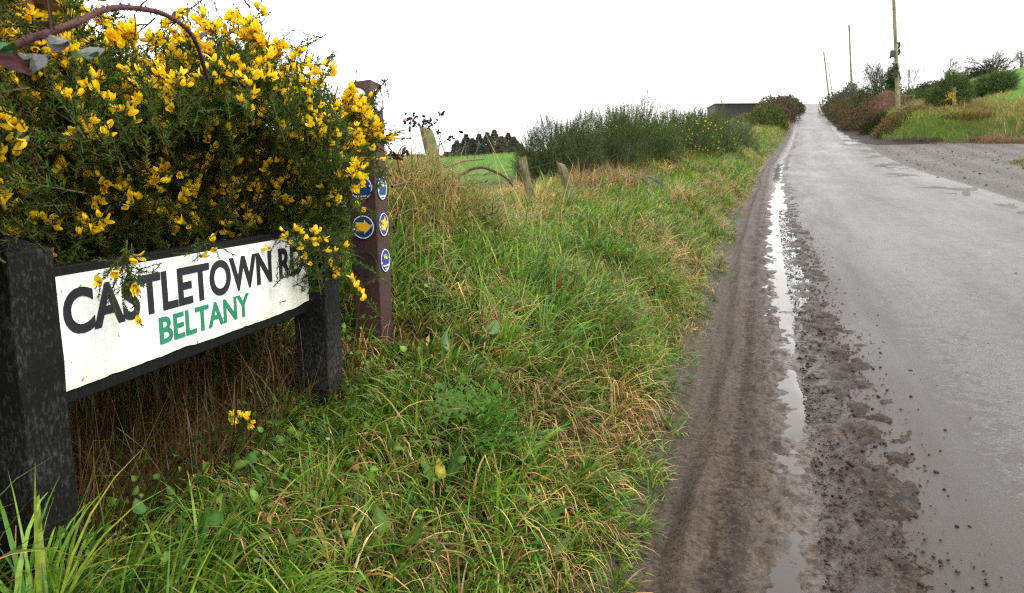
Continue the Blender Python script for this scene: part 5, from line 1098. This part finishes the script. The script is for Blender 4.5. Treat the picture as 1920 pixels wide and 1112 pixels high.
# ---- telegraph poles
def tpole(u0, v0, u1, v1, Y, rad, label, box_=False, top=True):
    a = P(u0, v0, Y); b_ = P(u1, v1, Y); g_ = float(gz(a[0], a[1])); d = b_-a; a = a + d*((g_-.3-a[2])/d[2]); o = tag(empty('telegraph_pole', a), label, 'telegraph pole', 'telegraph poles beside the road')
    p = np.array([a + (b_-a)*t for t in np.linspace(0, 1, 8)]) - a; V, F = tube(p, np.linspace(rad*1.12, rad*.85, 8), 10); npmesh('pole', V, F, M['pole'], o, None, True)
    hd = p[-1]
    if top:
        for zz in (-.25, -.55):
            V, F = tube(np.array([hd + np.array([-.22, 0, zz]), hd + np.array([0, -.02-rad, zz]), hd + np.array([.22, 0, zz])]), .03, 5); ins = npmesh('bracket', V, F, M['black_metal'], o)
        V, F = tube(np.array([hd, hd + np.array([0, 0, .05]), hd+np.array([0, 0, .1])]), [rad*.9, rad*.7, rad*.3], 8); npmesh('pole_cap', V, F, M['pole'], o)
    if box_:
        bp_ = P(1673, 101, Y) - a; V, F = box(-.16, .16, -.14, .1, -.24, .24); q = npmesh('equipment_box', V + bp_ + np.array([.02, 0, 0]), F, M['black_metal'], o); bevel(q, .03)
        V, F = box(-.03, .03, -.05, .05, -.30, -.22); npmesh('cable_gland', V + bp_ + np.array([-.10, 0, -.02]), F, M['black_metal'], q)
        for vv_ in (85, 98):
            c_ = P(1682, vv_, Y) - a; V, F = tube(np.array([c_ + np.array([-.02, 0, .14]), c_ + np.array([.13, 0, .17]), c_ + np.array([.17, 0, 0]), c_ + np.array([.12, 0, -.14]), c_+np.array([-.02, 0, -.1])]), .10, 6); npmesh('cable_coil', V, F, M['black_metal'], o)
        S = Soup()
        for k in range(140):
            vv_ = r.uniform(118, 145); c_ = P(1679 + r.normal(0, 3.2), vv_, Y-.16) - a; L_ = r.uniform(.05, .12); S.add(np.array([c_, c_ + r.normal(0, L_, 3), c_ + r.normal(0, L_, 3)]), np.array([[0, 1, 2]]), np.array([.05, .05, .018])*r.uniform(.5, 2))
        S.obj('ivy_growth', M['far'], o)
    return o
tpole(1684, 198, 1673.5, -58, 54, .135, 'nearest tall telegraph pole with a black box and coiled cable', True)
tpole(1597, 165, 1592, 47, 100, .14, 'second telegraph pole standing above the leafless tree')
tpole(1553, 172, 1544.5, 97, 128, .15, 'tilted telegraph pole near the crest of the road')
tpole(1559, 165, 1551.5, 116, 150, .11, 'thin telegraph pole just behind the tilted one')
tpole(1542, 190, 1541, 152, 168, .09, 'smallest telegraph pole on the crest, beside the road end', False, False)
rail_post(1537, 190, 181, 160, 'tiny post on the crest at the right road edge', .1)
wire('telephone_wire', [P(1674, -50, 54), P(1645, 0, 68), P(1618, 30, 86), P(1592, 49, 100)], .011, 'thin overhead wire sagging between the two nearest telegraph poles', M['wire'])
wire('telephone_wire', [P(1592, 49, 100), P(1575, 72, 112), P(1545, 99, 128)], .011, 'thin overhead wire from the second pole to the tilted pole', M['wire'])
# ---- barn on the left skyline
bp0 = P(1342, 193, 138); bg_ = float(gz(bp0[0], bp0[1])) - 1.5; bh = bp0[2] - bg_; barn = tag(empty('barn', (bp0[0], bp0[1], bg_), math.radians(-6)), 'long dark grey flat-roofed barn on the skyline behind the gorse', 'barn')
BLn, BD = 13.0, 10.0
V, F = box(0, BLn, 0, BD, 0, bh-.15); npmesh('wall', V, F, M['barn_wall'], barn)
V = np.array([[-.25, -.3, bh-.15], [BLn+.3, -.3, bh-.15], [BLn+.3, BD+.3, bh-.15], [-.25, BD+.3, bh-.15], [-.25, -.3, bh+.05], [BLn+.3, -.3, bh+.05], [BLn+.3, BD+.3, bh+.45], [-.25, BD+.3, bh+.45]])
npmesh('roof', V, np.array([[0, 3, 2, 1], [4, 5, 6, 7], [0, 1, 5, 4], [1, 2, 6, 5], [2, 3, 7, 6], [3, 0, 4, 7]]), M['barn_roof'], barn)
V, F = box(4.2, 9.2, -.08, -.003, 0, bh-2.6); dr_ = npmesh('doorway_shade', V, F, M['black_board'], barn)  # black slab on the wall, painted for the shade inside the opening
V, F = box(1.0, 1.25, .3, .55, bh+.05, bh+.5); npmesh('vent', V, F, M['barn_wall'], barn)
for k in range(14):
    V, F = box(.45 + k*.92, .52 + k*.92, -.03, -.002, bh-2.5, bh-.2); npmesh('cladding_rib', V, F, M['barn_wall'], barn)
# thin sapling and birds
c_ = at_l(1305, 24); hh = P(1305, 176, 24)[2]-c_[2]; T, Cn = branch_tree(41, hh, .3, .5, 3, 2, .012, first=.5)
sap = tag(empty('sapling', c_), 'thin bare sapling poking above the gorse left of the barn', 'sapling')
T.obj('trunk', M['twig'], sap); Cn.obj('crown', M['twig'], sap)
def bird(u, v, Y, span, rz, label):
    V = np.array([[0, .0, .0], [-.5, -.05, .03], [-.28, .06, .05], [.5, -.05, .05], [.28, .06, .05], [0, .22, 0], [0, -.22, -.01], [.05, 0, -.04], [-.05, 0, -.04], [0, .05, .05]])*span
    F = np.array([[9, 2, 1], [8, 1, 2], [9, 3, 4], [7, 4, 3], [9, 8, 6], [9, 6, 7], [9, 7, 5], [9, 5, 8], [8, 7, 6], [8, 5, 7], [9, 1, 8], [9, 7, 3]]); o = npmesh('bird', V, F, M['black_metal']); o.location = P(u, v, Y); o.rotation_euler = (.05, .06, rz); tag(o, label, 'bird', 'birds above the conifer wood')
bird(974, 237, 70, .75, .1, 'larger dark bird gliding level above the conifer wood'); bird(983, 249, 80, .4, .9, 'smaller dark bird tilted below the gliding one')
# ---- conifer wood beyond the field
def conifer(u, vt, Y, wpx, seed, label, tint):
    c_ = at_l(u, Y); c_[2] -= .3; H = P(u, vt, Y)[2] - c_[2]; q = np.random.default_rng(seed); o = tag(empty('conifer_tree', c_), label, 'tree', 'conifers of the far wood')
    V, F = tube(np.array([[0, 0, 0], [0, 0, H*.5], [0, 0, H*.97]]), np.array([.22, .14, .03]), 6); npmesh('trunk', V, F, M['twig'], o, np.array([.06, .045, .035]))
    R_ = wpx*.82*Y/FPX; n = 5200; t = q.random(n)**.75*.95; a = q.random(n)*2*PI; rr = R_*(1-t)**.8*(.72+.5*vn(t*9, a*1.9, seed))*np.sqrt(q.random(n)) + .1
    p = np.stack([rr*np.cos(a), rr*np.sin(a), H*(.06+.94*t) - rr*.25], -1); d = np.stack([np.cos(a), np.sin(a), np.full(n, .05)-.3*(1-t)], -1) + q.normal(0, .3, (n, 3)); top = t > .86; d[top] = d[top]*.4 + np.array([0, 0, 1.])
    V0 = np.array([[-.28, 0, 0], [.28, 0, 0], [.16, -.12, .8], [-.14, -.1, .75], [0, -.2, 1.4]]); F0 = np.array([[0, 1, 2], [0, 2, 3], [3, 2, 4]]); W, Fc = copies(V0, F0, p, rot_to(d, q.random(n)*6), q.uniform(.25, .62, n)*(1.05-.4*t))
    C = np.array(tint)*q.uniform(.65, 1.35, (n, 1)); npmesh('crown', W, Fc, M['far'], o, np.repeat(C, 5, 0)); return o
CT = [(838, 285, 250, 26, 'lowest dark conifer at the left end of the far wood', 0), (857, 262, 246, 26, 'second dark conifer from the left end of the far wood', 0), (874, 250, 240, 28, 'tall dark conifer rising left of the middle of the far wood', 0), (886, 258, 236, 26, 'dark conifer close against the right of the tall left one', 0),
      (899, 249, 240, 24, 'narrow pointed dark conifer left of the two tallest', 0), (914, 246, 238, 26, 'pointed conifer next left of the tallest one', 1), (927, 241, 240, 28, 'tallest conifer of the far wood', 1), (940, 254, 236, 28, 'brownish conifer just right of the tallest one', 1),
      (953, 247, 242, 26, 'last tall pointed conifer towards the right of the wood', 1), (964, 255, 238, 28, 'grey-brown conifer right of the last tall one', 1), (976, 270, 236, 24, 'short conifer near the right end of the far wood', 1), (987, 284, 240, 20, 'smallest conifer at the right end of the far wood', 1),
      (905, 270, 228, 26, 'shorter conifer in front of the narrow pointed one', 0), (934, 268, 226, 30, 'shorter brownish conifer in front of the tallest one', 1), (868, 276, 230, 26, 'shorter dark conifer in front of the tall left one', 0), (960, 276, 226, 28, 'shorter grey-brown conifer in front of the last tall one', 1)]
for k, (u, vt, Y, wp, lb, b_) in enumerate(CT): conifer(u, vt, Y, wp, 300+k, lb, (.060, .074, .060) if not b_ else (.092, .090, .064))
def hedge_line(name, u0, u1, Y, vt, n, label, tint):
    p0 = at_l(u0, Y); p1 = at_l(u1, Y); h = P((u0+u1)/2, vt, Y)[2] - (p0[2]+p1[2])/2; o = tag(empty(name, p0), label, 'hedge'); t = r.random(n); hh = h*(.6+.7*fbm(t*14, t*0, 211, 3)); p = (p1-p0)*t[:, None] + np.stack([r.normal(0, .4, n), r.normal(0, .5, n), r.random(n)**.7*hh], -1)
    V0 = np.array([[-.32, 0, 0], [.32, 0, 0], [.2, .1, .9], [-.2, -.1, .8]]); F0 = np.array([[0, 1, 2], [0, 2, 3]]); W, Fc = copies(V0, F0, p, rot_to(r.normal(0, 1, (n, 3)) + np.array([0, 0, .5]), r.random(n)*6), r.uniform(.3, .8, n)*Y/200)
    npmesh('foliage', W, Fc, M['far'], o, np.repeat(np.array(tint)*r.uniform(.6, 1.4, (n, 1)), 4, 0)); V, F = tube(np.array([np.array([0, 0, h*.25]), (p1-p0)/2 + np.array([0, 0, h*.25]), p1-p0 + np.array([0, 0, h*.25])]), h*.28, 7); npmesh('inner_shade', V, F, M['twig'], o, np.array(tint)*.4)  # the tube is a darkened filler, painted as the hedge's inner shade
hedge_line('field_hedge', 820, 1012, 205, 301, 3000, 'low brown hedge along the far edge of the field, before the conifers', (.07, .06, .035))
hedge_line('field_hedge', 690, 850, 215, 292, 2600, 'dark hedge behind the seed heads, left of the conifers', (.05, .048, .035))
hedge_line('field_hedge', 1885, 1990, 97, 128, 1200, 'low dark hedge along the top of the hill field', (.035, .04, .02))
# ---- grass on the right bank, hill foot and junction island
def bank_grass():
    n = 90000; X = 20 + 42*r.random(n)**1.2; Y = 40 + 62*r.random(n)**1.25; d = dbank(X, Y); keep = (d > .15) & (d < 8.5); X, Y, d = X[keep], Y[keep], d[keep]; n = len(X)
    f1 = fbm(X*.35, Y*.35, 221, 3); f2 = fbm(X*.9, Y*.9, 222, 3); u = 960 + FPX*X/Y
    ps = .22 + 1.0*np.clip(f1-.4, 0, 1)*2 + .55*sst(1790, 1840, u)*sst(3.2, 1.2, d) + .25*sst(1.6, 3, d); col, dead = pick(np.clip(ps, 0, .93), n, .7)
    rustm = (sst(1770, 1800, u)*sst(1850, 1820, u)*sst(.5, 1.2, d)*sst(6.5, 4, d))[:, None]; col = col*(1-rustm*.7) + np.array([.17, .085, .025])*rustm*.7*r.uniform(.6, 1.3, (n, 1))
    L = r.uniform(.3, .8, n)*(.35+1.4*f2)*np.where(d > 5, .6, 1); V, F, C = blades(np.stack([X, Y, gz(X, Y)-.02], -1), L, r.uniform(.014, .032, n), np.arctan2(-.6, -.6) + r.normal(0, 1.2, n), np.abs(r.normal(.35, .25, n)), np.abs(r.normal(1.0, .5, n)), col, 3)
    tag(npmesh('bank_grass', V, F, M['grass'], None, C, True), kind='stuff')
    n = 6000; Y = r.uniform(19, 28, n); X = E(Y) + 8.3 + r.random(n)*4.5; col, _ = pick(np.full(n, .4), n); V, F, C = blades(np.stack([X, Y, gz(X, Y)-.02], -1), r.uniform(.06, .2, n), r.uniform(.008, .016, n), r.random(n)*6, np.abs(r.normal(.4, .3, n)), np.abs(r.normal(.9, .5, n)), col, 3)
    tag(npmesh('junction_grass', V, F, M['grass'], None, C, True), kind='stuff')
    n = 12000; Y = 8 + 60*r.random(n)**1.3; l = 4.2 + 10*r.random(n); X = E(Y)-l; col = FRESH*r.uniform(.8, 1.3, (n, 1)); V, F, C = blades(np.stack([X, Y, gz(X, Y)-.01], -1), r.uniform(.05, .12, n), r.uniform(.008, .02, n)*(1+Y/40), r.random(n)*6, np.abs(r.normal(.4, .3, n)), np.abs(r.normal(.6, .4, n)), col, 2)
    tag(npmesh('field_grass', V, F, M['grass'], None, C, True), kind='stuff')
bank_grass()
for (u, Y, rx, hh, lab, t1, t2) in ((1806, 46.6, 1.5, .6, 'rusty brown hummock of dead grass on the right bank corner', (.15, .085, .025), (.22, .19, .05)), (1862, 43.6, 1.1, .55, 'pale brown dead bracken patch at the edge of the side road', (.26, .165, .10), (.15, .09, .05)), (1906, 42.9, 1.2, .6, 'dead bracken clump at the picture edge above the side road', (.24, .15, .09), (.17, .11, .05))):
    c_ = at_l(u, Y); o = tag(empty('dead_bracken', c_), lab, 'dead plant', 'dead growth at the side road corner'); n = 2600; a = r.random(n)*2*PI; q = np.sqrt(r.random(n)); X = c_[0] + rx*q*np.cos(a); Y_ = c_[1] + .9*q*np.sin(a)
    k = r.random((n, 1)); col = (np.array(t1)*(1-k) + np.array(t2)*k)*r.uniform(.5, 1.4, (n, 1)); V, F, C = blades(np.stack([X, Y_, gz(X, Y_)-.03], -1), hh*r.uniform(.5, 1.2, n)*(1.15-.6*q), r.uniform(.012, .03, n), a + r.normal(0, .8, n), np.abs(r.normal(.35, .3, n)), np.abs(r.normal(1.3, .6, n)), col, 4)
    npmesh('stalks', V - c_, F, M['grass'], o, C, True)
